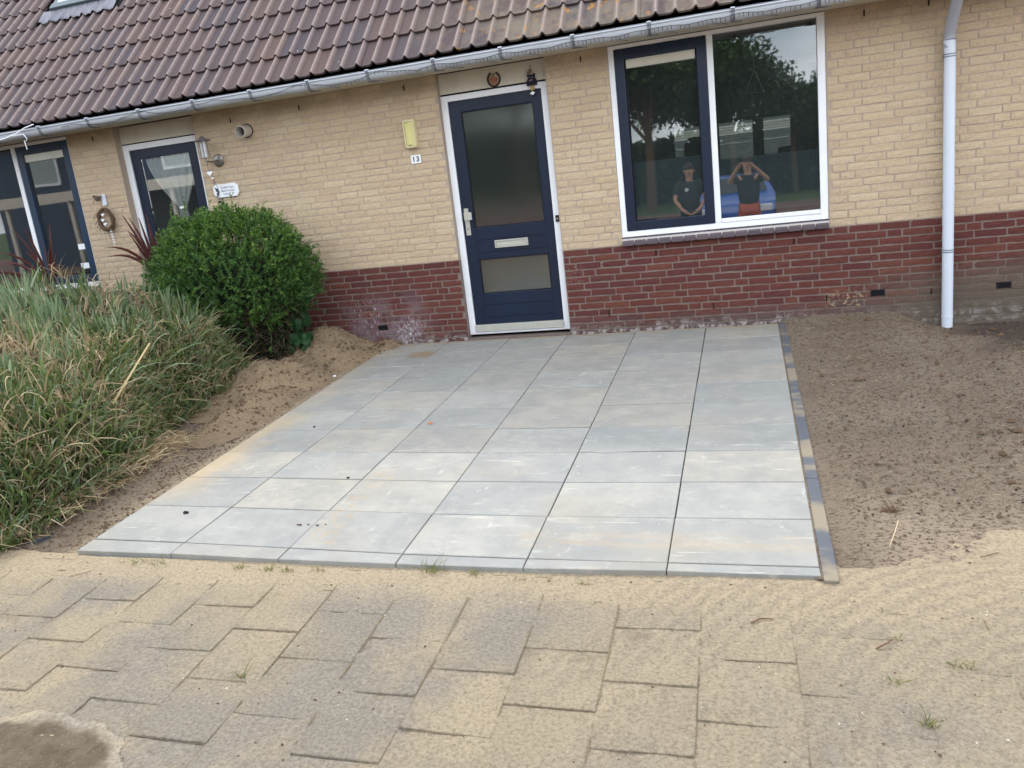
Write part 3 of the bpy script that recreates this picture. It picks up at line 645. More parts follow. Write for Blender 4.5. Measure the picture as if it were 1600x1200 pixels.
# ------------------------------------------------------------------ ground materials
SANDC, SANDD = srgb(206, 186, 154), srgb(186, 166, 136)
def dust(t, P, X):
    b = t.noise(P, 1.7, 5, .6); c = t.mix(t.ramp(b, .3, .7), srgb(170, 155, 129), srgb(158, 145, 122))
    g1 = t.math('SUBTRACT', t.noise(t.map(P, (1.5, 1, 1)), 1.3, 6, .65), t.math('MULTIPLY', t.ramp(X['X'], -.2, 2.2), .11)); c = t.mix(t.ramp(g1, .40, .62, 0, .85), c, srgb(136, 130, 121))
    c = t.mix(t.ramp(X['Y'], -4.5, -4.25, 0, .85), c, srgb(176, 159, 131))
    wv = t.new('ShaderNodeTexWave'); wv.wave_type = 'RINGS'; wv.rings_direction = 'Z'; wv.inputs['Scale'].default_value = 4.5; wv.inputs['Distortion'].default_value = 6.0; wv.inputs['Detail'].default_value = 5; wv.inputs['Detail Scale'].default_value = 2.5; wv.inputs['Detail Roughness'].default_value = .75
    t.L(t.map(P, (1, 1, 0), (-2.5, 5.3, 0)), wv.inputs['Vector']); rg = t.math('MULTIPLY', wv.outputs['Fac'], t.ramp(X['X'], -.2, 1.0)); rg = t.math('MULTIPLY', rg, t.ramp(t.noise(P, 1.9, 3), .38, .58))
    c = t.mix(t.math('MULTIPLY', rg, .42), c, srgb(134, 124, 110))
    gr = t.noise(P, 72, 5, .8); c = t.mix(t.ramp(gr, .50, .60, 0, .5), c, srgb(110, 100, 85)); c = t.mix(t.ramp(gr, .5, .36, 0, .4), c, srgb(188, 174, 149))
    c = t.mix(t.ramp(t.noise(P, 210, 2), .64, .72, 0, .5), c, srgb(202, 189, 166))
    vo = t.voro(t.map(P, (1, 1, .3)), 60); h = t.math('ADD', t.math('SUBTRACT', gr, t.math('MULTIPLY', vo, .45)), t.math('MULTIPLY', rg, .2))
    return c, h
def sand_mat():
    t = NT('dry_sand'); P = t.pos(); X = t.xyz(P)
    a = t.new('ShaderNodeAttribute'); a.attribute_name = 'cover'
    c, h = dust(t, P, X)
    c = t.mix(t.ramp(a.outputs['Fac'], 0, 1, .62, 1), srgb(116, 102, 84), c)
    return t.fin(c, .95, t.bump(h, .9, .018))
m_sand = sand_mat()
def soil_mat():
    t = NT('sandy_soil'); P = t.pos(); X = t.xyz(P)
    big = t.noise(P, 1.3, 5, .6); c = t.mix(t.ramp(big, .3, .7), srgb(138, 125, 108), srgb(123, 109, 93))
    fr = t.ramp(t.math('ADD', X['Y'], t.math('MULTIPLY', t.noise(P, 2.5, 4), .5)), -4.0, -2.9, 1, 0); c = t.mix(t.math('MULTIPLY', t.math('MULTIPLY', fr, .75), t.ramp(X['X'], 1.5, 1.9)), c, srgb(182, 164, 141))
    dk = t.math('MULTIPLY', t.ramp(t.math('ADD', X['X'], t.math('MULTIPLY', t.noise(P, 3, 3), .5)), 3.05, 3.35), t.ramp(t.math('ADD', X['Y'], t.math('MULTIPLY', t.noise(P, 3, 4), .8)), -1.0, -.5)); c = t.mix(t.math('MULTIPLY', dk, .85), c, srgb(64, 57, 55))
    ln = t.math('MULTIPLY', t.ramp(t.math('ADD', X['X'], t.math('MULTIPLY', t.noise(P, 3, 3), .5)), -2.95, -2.5, 1, 0), 1.0); c = t.mix(t.math('MULTIPLY', ln, .7), c, srgb(83, 71, 61))
    edge = t.math('MULTIPLY', t.ramp(X['X'], -2.3, -2.1), t.ramp(X['X'], -1.0, -1.5, 0, 1)); c = t.mix(t.math('MULTIPLY', edge, .6), c, srgb(178, 161, 134))
    c = t.mix(t.ramp(t.noise(t.map(P, (1, 1.9, 1)), 34, 6, .85), .50, .58, 0, .9), c, srgb(88, 72, 61))  # dark flecks paint the shade of small pits into the soil
    c = t.mix(t.ramp(t.noise(P, 190, 2), .62, .7, 0, .6), c, srgb(188, 175, 157))
    return t.fin(c, .96, t.bump(t.noise(t.map(P, (1, 1.6, 1)), 45, 6, .8), 1.0, .022))
m_soil = soil_mat()
def pile_mat():
    t = NT('heaped_sand'); P = t.pos(); c = t.mix(t.ramp(t.noise(P, 2.6, 5, .65), .3, .7), srgb(155, 135, 107), srgb(132, 114, 93))
    c = t.mix(t.ramp(t.noise(t.map(P, (1, 1.5, 1.5)), 24, 5, .75), .5, .7, 0, .6), c, srgb(107, 88, 71)); c = t.mix(t.ramp(t.noise(P, 170, 2), .62, .7, 0, .5), c, srgb(206, 189, 165))
    return t.fin(c, .96, t.bump(t.noise(P, 42, 6, .85), 1.0, .025))
m_pile = pile_mat()
def slab_mat():
    t = NT('concrete_slab'); P = t.pos(); X = t.xyz(P); r_ = t.rnd()
    oi = t.new('ShaderNodeObjectInfo').outputs['Location']
    off = t.new('ShaderNodeVectorMath', operation='ADD'); t.L(P, off.inputs[0]); sc = t.new('ShaderNodeVectorMath', operation='SCALE'); t.L(oi, sc.inputs[0]); sc.inputs['Scale'].default_value = 3.7; t.L(sc.outputs[0], off.inputs[1]); Q = off.outputs[0]
    c = t.mix(t.ramp(r_, .2, .8), srgb(137, 138, 135), srgb(149, 148, 142)); r2_ = t.math('FRACT', t.math('MULTIPLY', r_, 7.3)); c = t.mix(t.ramp(r2_, .6, .95, 0, .5), c, srgb(155, 148, 135))
    c = t.mix(t.ramp(t.noise(Q, 3.4, 8, .75), .38, .62, 0, .55), c, srgb(122, 124, 122))
    c = t.mix(t.ramp(t.noise(t.map(Q, (1, 1.8, 1)), 5, 8, .78), .52, .66, 0, .6), c, srgb(159, 157, 148))
    # white rub marks: short streaks along the direction the slabs were stacked
    sm = t.map(Q, (7.5, 2.6, 1), rot=(0, 0, .15)); st = t.math('MULTIPLY', t.ramp(t.noise(sm, 1.9, 5, .72), .625, .69), t.ramp(t.noise(Q, 1.7, 2), .42, .54)); c = t.mix(t.math('MULTIPLY', st, .4), c, srgb(189, 186, 178))
    s2 = t.math('MULTIPLY', t.ramp(t.noise(t.map(Q, (2, 26, 1)), 1.5, 3, .6), .66, .70), .5); c = t.mix(s2, c, srgb(187, 183, 172))
    # sand left on the slabs
    sn = t.ramp(t.noise(P, 1.05, 4, .6), .50, .68); c = t.mix(t.math('MULTIPLY', sn, .2), c, srgb(164, 149, 122))
    ed = t.math('MULTIPLY', t.ramp(t.math('ADD', X['X'], t.math('MULTIPLY', t.noise(P, 3.5, 5, .7), .55)), -1.72, -1.45, 1, 0), t.ramp(X['Y'], -3.75, -3.2)); ed = t.math('MULTIPLY', ed, t.ramp(X['Y'], -2.3, -2.0, 1, .35)); c = t.mix(t.math('MULTIPLY', ed, .6), c, srgb(172, 151, 115))
    bd = t.math('MULTIPLY', t.box3(X, .25, 1.55, -4.0, -3.86, .03, 'X', 'Y'), t.ramp(t.noise(t.map(P, (1.2, 5, 1)), 4, 4, .6), .38, .6)); c = t.mix(t.math('MULTIPLY', bd, .24), c, srgb(172, 149, 117))
    sp = t.math('MULTIPLY', t.ramp(t.noise(P, 38, 4, .8), .66, .70), t.ramp(t.noise(P, 1.5, 3), .5, .62)); c = t.mix(sp, c, srgb(117, 96, 70))
    tr = t.math('MULTIPLY', t.box3(X, -.83, -.66, -4.05, -3.1, .03, 'X', 'Y'), t.ramp(t.noise(P, 26, 4, .7), .5, .58)); c = t.mix(t.math('MULTIPLY', tr, .4), c, srgb(159, 136, 99))
    pd = t.math('MULTIPLY', t.box3(X, -1.63, -1.40, -.62, -.42, .05, 'X', 'Y'), t.ramp(t.noise(P, 9, 4, .6), .35, .5)); c = t.mix(t.math('MULTIPLY', pd, .8), c, srgb(131, 112, 86))
    wl = t.ramp(t.math('ADD', X['Y'], t.math('MULTIPLY', t.noise(P, 5, 4), .14)), -.12, -.02); c = t.mix(t.math('MULTIPLY', wl, .7), c, srgb(148, 129, 99))
    c = t.mix(t.ramp(t.noise(P, 150, 2), .6, .75, 0, .22), c, srgb(117, 114, 108))
    t.b.inputs['Specular IOR Level'].default_value = .3
    return t.fin(c, t.ramp(t.noise(Q, 4, 3), .3, .7, .55, .8), t.bump(t.noise(P, 70, 4, .7), .12, .003))
m_slab = slab_mat()
def paver_mat():
    t = NT('old_paver'); P = t.pos(); X = t.xyz(P); r_ = t.rnd()
    c, h = dust(t, P, X); c = t.mix(t.math('MULTIPLY', r_, .18), c, srgb(118, 113, 104))
    return t.fin(c, .95, t.bump(h, .9, .018))
m_paver = paver_mat()
def kerb_mat():
    t = NT('kerb_concrete'); P = t.pos(); X = t.xyz(P)
    c = t.mix(t.noise(P, 8, 4), srgb(76, 80, 87), srgb(92, 95, 100)); s_ = t.ramp(t.noise(t.map(P, (.6, 1, 1), (0, .35, 0)), 2.1, 4, .6), .47, .56); c = t.mix(t.math('MULTIPLY', s_, .8), c, srgb(139, 128, 107))
    return t.fin(c, .85, t.bump(t.noise(P, 80, 4), .2, .003))
m_kerb = kerb_mat()
def street_mat():
    t = NT('street_paving'); P = t.pos(); bk = t.new('ShaderNodeTexBrick'); t.L(t.map(P, (4, 4, 4)), bk.inputs['Vector']); bk.inputs['Color1'].default_value = (*srgb(128, 96, 84), 1); bk.inputs['Color2'].default_value = (*srgb(112, 88, 80), 1); bk.inputs['Mortar'].default_value = (*srgb(96, 86, 76), 1)
    return t.fin(bk.outputs[0], .9, None)
m_street = street_mat(); m_lawn = plain('far_lawn', srgb(72, 92, 44), .95, .3, 2)

# base sheet of ground to the horizon (far part level, near part following the fall)
m = MB(); ys = [250, 9, 0, -6.6, -8.0, -30, -300]; zs = [-.3, -.3, -.3, gz(-6.6) - .12, gz(-8) - .06, gz(-8) - .06, gz(-8) - .06]
for (y0, z0), (y1, z1), mt in zip(zip(ys, zs), list(zip(ys, zs))[1:], (m_lawn, m_soil, m_soil, m_soil, m_street, m_lawn)):
    m.poly([(-250, y0, z0), (250, y0, z0), (250, y1, z1), (-250, y1, z1)], [(0, 3, 2, 1)], mt)
tag(m.build('ground', None), kind='structure')

# patio slabs: 6 across, 10 rows of 60 x 40 cm and a cut strip along the front
XC = [(-2.085, -2.005), (-1.497, -1.390), (-.869, -.772), (-.258, -.222), (.338, .405), (.941, 1.011), (1.527, 1.606)]
YR = [-4.178, -4.109, -3.706, -3.313, -2.905, -2.503, -2.095, -1.69, -1.295, -.902, -.503, -.096]
def xcol(k, y): a, b = XC[k]; return a + (b - a) * (y + 4.18) / 4.08
def yrow(j, x): return YR[j] + (.075 * smooth(.3, -2.1, x) * (1 - .85 * (j > 8)) * (.25 if j == 0 else 1)) - (.014 if (j == 0 and x > -1 and x < .9) else 0)
patio = tag(empty('patio'), kind='structure')
rp = random.Random(3)
for j in range(11):
    for k in range(6):
        cs = []
        for kk, jj, sx, sy in ((k, j, 1, 1), (k + 1, j, -1, 1), (k + 1, j + 1, -1, -1), (k, j + 1, 1, -1)):
            y = yrow(jj, XC[kk][0]); x = xcol(kk, y); gap = .0026
            cs.append((x + sx * gap + rp.uniform(-.001, .001), float(y) + sy * .0036 + rp.uniform(-.001, .001)))
        if k == 0 and j > 8: pass
        cx_ = sum(c[0] for c in cs) / 4; cy_ = sum(c[1] for c in cs) / 4; z0 = gz(cy_); dz = rp.uniform(-.0015, .0015); tx, ty = rp.uniform(-.002, .002), rp.uniform(-.002, .002)
        ts = []
        for (x, y) in cs: ts.append((x - cx_, y - cy_, gz(y) - z0 + dz + tx * (x - cx_) + ty * (y - cy_)))
        m = MB(); b_ = .003
        inn = [(x * (1 - b_ / .3), y * (1 - b_ / (.2 if j else .03)), z) for x, y, z in ts]
        V = [(x, y, z - .048) for x, y, z in ts] + [(x, y, z - .0025) for x, y, z in ts] + inn
        m.poly(V, [(3, 2, 1, 0)] + [(i, (i + 1) % 4, 4 + (i + 1) % 4, 4 + i) for i in range(4)] + [(4 + i, 4 + (i + 1) % 4, 8 + (i + 1) % 4, 8 + i) for i in range(4)] + [(8, 9, 10, 11)])
        o = m.build('paving_slab' if j else 'cut_slab_strip', m_slab, patio, fix=False); o.location = (cx_, cy_, z0)
m = MB(); n_ = 24; V = []
for i in range(n_ + 1): y = -4.19 + 4.1 * i / n_; V += [(xcol(6, y) - .02, y, gz(y) - .0045), (xcol(6, y) + .03, y, gz(y) - .0045)]
m.poly(V, [(2 * i, 2 * i + 1, 2 * i + 3, 2 * i + 2) for i in range(n_)]); m.build('joint_sand', m_soil, patio)
def kx(y): return 1.533 + (1.6125 - 1.533) * (y + 4.2) / 4.1
for a, b in ((-4.205, -3.27), (-3.265, -2.26), (-2.255, -1.26), (-1.255, -.05)):
    m = MB(); ya, yb = a, b; xa, xb = kx(ya), kx(yb); wd = .056
    m.poly([(xa, ya, gz(ya) - .15), (xa + wd, ya, gz(ya) - .15), (xb + wd, yb, gz(yb) - .15), (xb, yb, gz(yb) - .15), (xa, ya, gz(ya) - .001), (xa + wd, ya, gz(ya) - .001), (xb + wd, yb, gz(yb) - .001), (xb, yb, gz(yb) - .001)], [(0, 3, 2, 1), (4, 5, 6, 7), (0, 1, 5, 4), (1, 2, 6, 5), (2, 3, 7, 6), (3, 0, 4, 7)])
    m.build('kerb_stone', m_kerb, patio, bevel=.004)

# driveway of old 30 x 30 pavers in half bond
drive = tag(empty('driveway'), kind='structure')
HP = -.032
pms = []
for s_ in range(4):
    q = random.Random(s_); m = MB(); h_ = .1545; n = 5; V = []; gr_ = [-h_, -h_ + .005, -.05, .05, h_ - .005, h_]
    for j in range(n + 1):
        for i in range(n + 1):
            ed = i in (0, n) or j in (0, n); V.append((gr_[i] + (q.uniform(-.0012, .0012) if ed else 0), gr_[j] + (q.uniform(-.0012, .0012) if ed else 0), -.0022 if ed else q.uniform(-.0008, .0008)))
    ring = [i for i in range(n + 1)] + [(j + 1) * (n + 1) - 1 for j in range(1, n + 1)] + [n * (n + 1) + i for i in range(n - 1, -1, -1)] + [j * (n + 1) for j in range(n - 1, 0, -1)]
    F = [(j * (n + 1) + i, j * (n + 1) + i + 1, (j + 1) * (n + 1) + i + 1, (j + 1) * (n + 1) + i) for j in range(n) for i in range(n)]
    b = len(V); V += [(V[i][0], V[i][1], -.05) for i in ring]; nr = len(ring); F += [(b + k, b + (k + 1) % nr, ring[(k + 1) % nr], ring[k]) for k in range(nr)]
    m.poly(V, F); me = m.mesh('paver'); me.materials.append(m_paver); me.polygons.foreach_set('use_smooth', [k < n * n for k in range(len(me.polygons))]); pms.append(me)
jl = [-1.72 - .313 * k for k in (5, 4, 3, 2, 1)] + [-1.72, -1.41, -1.10, -.79, -.483, -.17, .15, .46, .772, 1.085, 1.398, 1.71, 2.02, 2.335, 2.65, 2.96, 3.27]
for i in range(len(jl) - 1):
    ph = 0 if (i - 6) % 2 == 0 else .155
    for k in range(-1, 8):
        yc = -4.373 - .155 - .3105 * k + .155 * ((i) % 2) 
        if yc > -4.36 or yc < -6.7: continue
        o = inst(pms[rp.randrange(4)], 'paver', ((jl[i] + jl[i + 1]) / 2, yc, gz(yc) + HP + rp.uniform(-.001, .001)), (R(1.344) + rp.uniform(-.0025, .0025), rp.uniform(-.0025, .0025), rp.choice((0, 1, 2, 3)) * math.pi / 2), parent=drive)

# loose sand over the driveway and around the patio front
def inpatio(x, y, mg=0.0): xl = -2.085 + (y + 4.18) * .0196; xr = 1.533 + (y + 4.2) * .0194 + .058; return (x > xl - mg) & (x < xr + mg) & (y > -4.19 - mg) & (y < .1)
def sand_h(x, y):
    z = SL * y + HP
    n = fbm(x, y, 1.3, 4, 3); n2 = fbm(x, y, 7, 3, 11); cov = smooth(.5, 1.5, x + 1.4 * (n - .5)) * .0070 + smooth(.52, .66, n) * .0035 + (n2 - .5) * .007
    front = smooth(-4.40, -4.27, y + .05 * (fbm(x, y, 5, 3, 8) - .5)); swell = smooth(1.75, 2.6, x + .4 * (y + 4.3)) * smooth(-4.9, -4.2, y) * .035
    zz_ = z - .0029 + cov + front * .012 + swell + .0025 * (fbm(x, y, 38, 3, 5) - .5)
    b_ = -4.03 + .33 * smooth(1.72, 2.15, x) + .16 * (fbm(x, y, 3.5, 4, 95) - .5); bank = smooth(b_ + .09, b_ - .09, y); zr_ = SL * y - .012 + bank * (.016 + .045 * smooth(1.9, 2.8, x)) - (1 - bank) * .05
    kk = smooth(-4.32, -4.16, y) * smooth(1.57, 1.62, x); zz_ = zz_ * (1 - kk) + zr_ * kk
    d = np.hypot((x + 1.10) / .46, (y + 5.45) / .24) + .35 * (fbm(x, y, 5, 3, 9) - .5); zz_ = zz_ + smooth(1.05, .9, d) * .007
    return zz_
def sand_cov(x, y): return np.clip((sand_h(x, y) - (SL * y + HP - .0050)) / .0016, 0, 1)
heightfield('sand', -4.0, 3.9, -6.9, -3.40, 900, 400, sand_h, m_sand, keep=lambda x, y: ~inpatio(x, y, -.02) & ((x > 0) | (y < -4.15 + .10 * (fbm(x, y, 4, 3, 97) - .5))), attr={'cover': sand_cov})
bpy.data.objects['sand']['kind'] = 'structure'
# dirt and moss caught along the joints between the old pavers
jd = MB(); qj = random.Random(77)
def dirt(p0, p1, strength):
    n = max(2, int(math.dist(p0, p1) / .012)); prev = None
    for i in range(n + 1):
        t = i / n; x = p0[0] + (p1[0] - p0[0]) * t; y = p0[1] + (p1[1] - p0[1]) * t; nn = float(fbm(np.array([x]), np.array([y]), 9, 3, 88)[0]); fade = 1 - .8 * float(smooth(.5, 1.6, np.array([x]))[0])
        on = nn < .26 + .27 * strength * fade; wj = (.0010 + .0022 * qj.random()) * (.7 + .6 * strength)
        dx, dy = p1[0] - p0[0], p1[1] - p0[1]; l = math.hypot(dx, dy); ox, oy = -dy / l, dx / l; jit = qj.uniform(-.0012, .0012)
        z = max(float(sand_h(np.array([x]), np.array([y]))[0]), gz(y) + HP + .0005) + .0011
        cur = [(x + ox * (wj + jit), y + oy * (wj + jit), z), (x - ox * (wj - jit), y - oy * (wj - jit), z)] if on else None
        if cur and prev: jd.poly([prev[0], prev[1], cur[1], cur[0]], [(0, 1, 2, 3)])
        prev = cur
for i, jx in enumerate(jl):
    if -2.6 < jx < 2.8: dirt((jx, -4.33), (jx, -6.1), 1.0)
for o in list(drive.children):
    if o.name.startswith('paver') and -2.6 < o.location.x < 2.8 and o.location.y > -6.1: dirt((o.location.x - .15, o.location.y + .1553), (o.location.x + .15, o.location.y + .1553), .55)
o = jd.build('joint_dirt', plain('joint_dirt', srgb(112, 100, 80), .95, .3, 30), drive, fix=False); o['kind'] = 'stuff'
# a low heap of darker coloured soil at the lower left
def dark_keep(x, y): return (np.hypot((x + 1.12) / .44, (y + 5.47) / .225) + .5 * (fbm(x, y, 6, 4, 9) - .5)) < .98
t = NT('dark_soil'); P = t.pos(); c = t.mix(t.ramp(t.noise(P, 12, 5, .7), .35, .65), srgb(83, 73, 59), srgb(101, 91, 76)); c = t.mix(t.ramp(t.noise(P, 120, 2), .62, .7, 0, .5), c, srgb(144, 135, 118)); at_ = t.new('ShaderNodeAttribute'); at_.attribute_name = 'darken'; c = t.mix(t.ramp(t.math('ADD', at_.outputs['Fac'], t.math('MULTIPLY', t.noise(P, 40, 4, .7), .35)), .12, .75), dust(t, P, t.xyz(P))[0], c); m_darksoil = t.fin(c, .95, t.bump(t.noise(P, 60, 6, .75), .8, .01))
o = heightfield('dark_soil', -1.7, -.6, -5.75, -5.15, 160, 90, lambda x, y: sand_h(x, y) + .004 + .012 * smooth(1, .4, np.hypot((x + 1.12) / .44, (y + 5.47) / .22)) + .02 * (fbm(x, y, 26, 4, 19, .7) - .5), m_darksoil, keep=dark_keep, attr={'darken': lambda x, y: smooth(1.0, .55, np.hypot((x + 1.12) / .44, (y + 5.47) / .225) + .5 * (fbm(x, y, 6, 4, 9) - .5))}); o['kind'] = 'structure'

# soil bed on the right and on the left of the patio
def soil_r(x, y):
    z = SL * y + .0 * x; e = smooth(1.58, 1.75, x); z = z - .012 * (1 - e) + e * (.012 + .03 * (fbm(x, y, .9, 3, 31) - .4))
    z = z + smooth(-.9, -.15, y) * smooth(1.75, 2.1, x) * smooth(2.7, 2.45, x) * .02 - .13 * smooth(2.45, 2.9, x) * smooth(-1.1, -.2, y)
    z = z - smooth(-3.8, -4.12, y) * .012 - smooth(-4.10, -4.18, y) * .05
    z = z - smooth(-.8, -.3, y) * smooth(3.0, 3.4, x) * .0
    pit = fbm(x, y * 1.4, 20, 4, 41, .65); z = z + (np.minimum(pit, .55) - .5) * .060 * (.35 + .65 * smooth(-4.0, -3.4, y)) * e + (fbm(x, y * 1.5, 40, 3, 44) - .5) * .016 * e
    return z
o = heightfield('soil_bed', 1.588, 5.6, -4.30, .02, 520, 560, soil_r, m_soil); o['kind'] = 'structure'
def soil_l(x, y):
    z = SL * y - .030 + .018 * (fbm(x, y, 2.2, 4, 51) - .5) + (fbm(x, y * 1.5, 18, 4, 52) - .5) * .022; z = z + smooth(-2.25, -2.12, x) * .008
    return z
o = heightfield('garden_soil', -9.0, -2.0, -6.9, .02, 500, 460, soil_l, m_soil, keep=lambda x, y: ~inpatio(x, y, -.03) & ((y > -4.32) | (x < -2.9))); o['kind'] = 'structure'
# heaped sand against the wall at the back left corner of the patio
def heap(x, y):
    a = .29 * np.exp(-(((x + 2.60) / .36) ** 2 + ((y + .36) / .34) ** 2) ** .85); b = .175 * np.exp(-(((x + 2.74) / .36) ** 2 + ((y + 1.25) / .50) ** 2) ** .9)
    c_ = .09 * np.exp(-(((x + 2.40) / .20) ** 2 + ((y + 1.95) / .5) ** 2)); d_ = .06 * np.exp(-(((x + 2.0) / .25) ** 2 + ((y + .16) / .18) ** 2))
    return np.maximum(np.maximum(a, b), np.maximum(c_, d_)) + .25 * np.minimum(a, b)
def heap_z(x, y):
    h = heap(x, y); lump = (fbm(x, y, 6, 4, 61) - .5) * .11 * smooth(.02, .1, h) + (fbm(x, y, 22, 4, 62, .7) - .5) * .05 * smooth(.01, .06, h)
    side = smooth(-1.96, -2.14, x + .06 * (fbm(x, y, 7, 3, 66) - .5)) ; side = np.maximum(side, smooth(-1.3, -.2, y) * smooth(-1.7, -2.02, x + .12 * (fbm(x, y, 6, 3, 67) - .5)))
    return SL * y - .035 + (h + lump) * side + .03 * side * smooth(.0, .05, h)
hp = heightfield('sand_heap', -3.4, -1.6, -2.7, .02, 300, 440, heap_z, m_pile, keep=lambda x, y: heap_z(x, y) > SL * y - .024)
tag(hp, 'long heap of dug brown sand between the shrub and the back corner of the patio', 'sand heap', kind='thing')
# ------------------------------------------------------------------ plants
def leafmat(name, c0, c1, c2, rough=.6, trans=.25, c3=None):
    t = NT(name); r_ = t.island(); P = t.pos(); st = [(0, c0), (.4, c1), (.75, c2), (1, c3 or c0)]
    c = t.colramp(r_, st); c = t.mix(t.ramp(t.noise(P, 3, 4), .3, .7, 0, .35), c, c0); t.L(c, t.b.inputs['Base Color'])
    t.b.inputs['Roughness'].default_value = rough; t.b.inputs['Specular IOR Level'].default_value = .3
    tl = t.new('ShaderNodeBsdfTranslucent'); t.L(c, tl.inputs['Color']); ms = t.new('ShaderNodeMixShader'); ms.inputs[0].default_value = trans
    t.L(t.b.outputs[0], ms.inputs[1]); t.L(tl.outputs[0], ms.inputs[2]); t.L(ms.outputs[0], t.out.inputs['Surface']); return t.m
def npmesh(name, V, F, mats, mi=None, smooth_=True):
    me = bpy.data.meshes.new(name); V = np.asarray(V, np.float32); F = np.asarray(F, np.int32); me.vertices.add(len(V)); me.vertices.foreach_set('co', V.ravel())
    me.loops.add(F.size); me.loops.foreach_set('vertex_index', F.ravel()); me.polygons.add(len(F)); me.polygons.foreach_set('loop_start', np.arange(len(F)) * F.shape[1]); me.polygons.foreach_set('loop_total', np.full(len(F), F.shape[1]))
    me.polygons.foreach_set('use_smooth', np.full(len(F), smooth_))
    for m_ in mats: me.materials.append(m_)
    if mi is not None: me.polygons.foreach_set('material_index', np.asarray(mi, np.int32))
    me.update(calc_edges=True); return me
def blades(root, dirn, length, width, bend, nseg, side=None):
    """curved tapering blades; root (N,3), dirn (N,3) unit, bend (N,3) pulls the tip, returns V,F"""
    N = len(root); side_ = np.cross(dirn, np.array([0, 0, 1.0])) if side is None else side
    ln = np.linalg.norm(side_, axis=1, keepdims=True); bad = ln[:, 0] < 1e-3; side_[bad] = [1, 0, 0]; side_ /= np.maximum(np.linalg.norm(side_, axis=1, keepdims=True), 1e-6)
    ang = rng.uniform(0, math.pi, N)[:, None]; s2 = np.cross(dirn, side_); sd_ = side_ * np.cos(ang) + s2 * np.sin(ang)
    V = np.empty((N, nseg + 1, 2, 3))
    for k in range(nseg + 1):
        t = k / nseg; c = root + dirn * (length * t)[:, None] + bend * (length * t * t)[:, None]; w_ = (width * (1 - t ** 2.2 * .92))[:, None] * sd_ * .5
        V[:, k, 0] = c - w_; V[:, k, 1] = c + w_
    V = V.reshape(-1, 3); b = (np.arange(N) * (nseg + 1) * 2)[:, None]; F = np.concatenate([b + np.array([[2 * k, 2 * k + 1, 2 * k + 3, 2 * k + 2]]) for k in range(nseg)], 1).reshape(-1, 4)
    return V, F
m_g1 = leafmat('green_blade', srgb(76, 93, 51), srgb(104, 123, 64), srgb(63, 83, 51), c3=srgb(146, 153, 95))
m_g2 = leafmat('bluegreen_blade', srgb(102, 124, 92), srgb(136, 154, 116), srgb(80, 104, 76), c3=srgb(182, 192, 158))
m_st = leafmat('straw_blade', srgb(160, 140, 108), srgb(198, 178, 142), srgb(128, 108, 82), c3=srgb(226, 210, 176))
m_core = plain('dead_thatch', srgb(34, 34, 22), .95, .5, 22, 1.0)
# the big clump of ornamental grass: H(x,y) is the height of the mass above the ground
def gH(x, y):
    d = -2.57 - .36 * smooth(-3.4, -2.1, y) - x + .10 * (fbm(x, y, 2.3, 3, 71) - .5); e = 1 - np.exp(-np.maximum(d, 0) / .17)
    back = smooth(-.95, -1.35, y + .12 * (fbm(x, y, 2, 2, 73) - .5)); fr = smooth(-4.20, -3.75, y - .10 * (x + 2.6)); fr = .30 * smooth(-4.28, -4.16, y) + .70 * fr
    ht = (.80 + .16 * smooth(-3.0, -1.8, y)) + .18 * smooth(-3.2, -4.6, x)
    return ht * e * back * fr * (.88 + .22 * fbm(x, y, 2.6, 3, 75)) * (d > 0)
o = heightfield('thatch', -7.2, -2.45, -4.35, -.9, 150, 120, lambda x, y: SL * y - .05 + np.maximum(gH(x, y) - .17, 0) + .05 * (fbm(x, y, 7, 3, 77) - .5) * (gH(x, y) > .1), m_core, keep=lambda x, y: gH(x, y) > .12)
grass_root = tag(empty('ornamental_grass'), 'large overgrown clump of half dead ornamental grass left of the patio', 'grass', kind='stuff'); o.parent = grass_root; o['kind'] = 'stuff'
NK = 6400; kx_ = rng.uniform(-6.9, -2.6, NK); ky_ = rng.uniform(-4.3, -1.0, NK); kh = gH(kx_, ky_)
dens = np.clip(.25 + 1.0 * np.exp(-np.abs(-2.8 - kx_) / 1.6), 0, 1) * np.clip((ky_ + 7.16) ** -.9 * 3.2, .3, 1); ok = (kh > .03) & (rng.random(NK) < dens); kx_, ky_, kh = kx_[ok], ky_[ok], kh[ok]; NK = len(kx_)
patchn = fbm(kx_, ky_, 1.8, 3, 81); r3 = rng.random(NK); kk_ = np.where(r3 < (.24 + .42 * smooth(.44, .60, patchn)), 2, np.where(rng.random(NK) < .12 + .6 * smooth(.6, .95, kh), 1, 0)); stub = (kk_ == 1) | ((kk_ == 0) & (rng.random(NK) < .3)); lie_k = (kk_ == 2) & (rng.random(NK) < .5)
kd = np.stack([rng.normal(.12, .30, NK), rng.normal(-.12, .30, NK), np.ones(NK)], -1); kd[stub, :2] *= .45; kd[lie_k] = np.stack([rng.normal(.45, .55, lie_k.sum()), rng.normal(-.35, .45, lie_k.sum()), rng.uniform(.1, .7, lie_k.sum())], -1)
kl = rng.uniform(.14, .34, NK); kl[stub] = rng.uniform(.12, .26, stub.sum()); kz = np.where(rng.random(NK) < .7, rng.uniform(-.24, -.05, NK), rng.uniform(-.6, -.15, NK)); per_ = 8
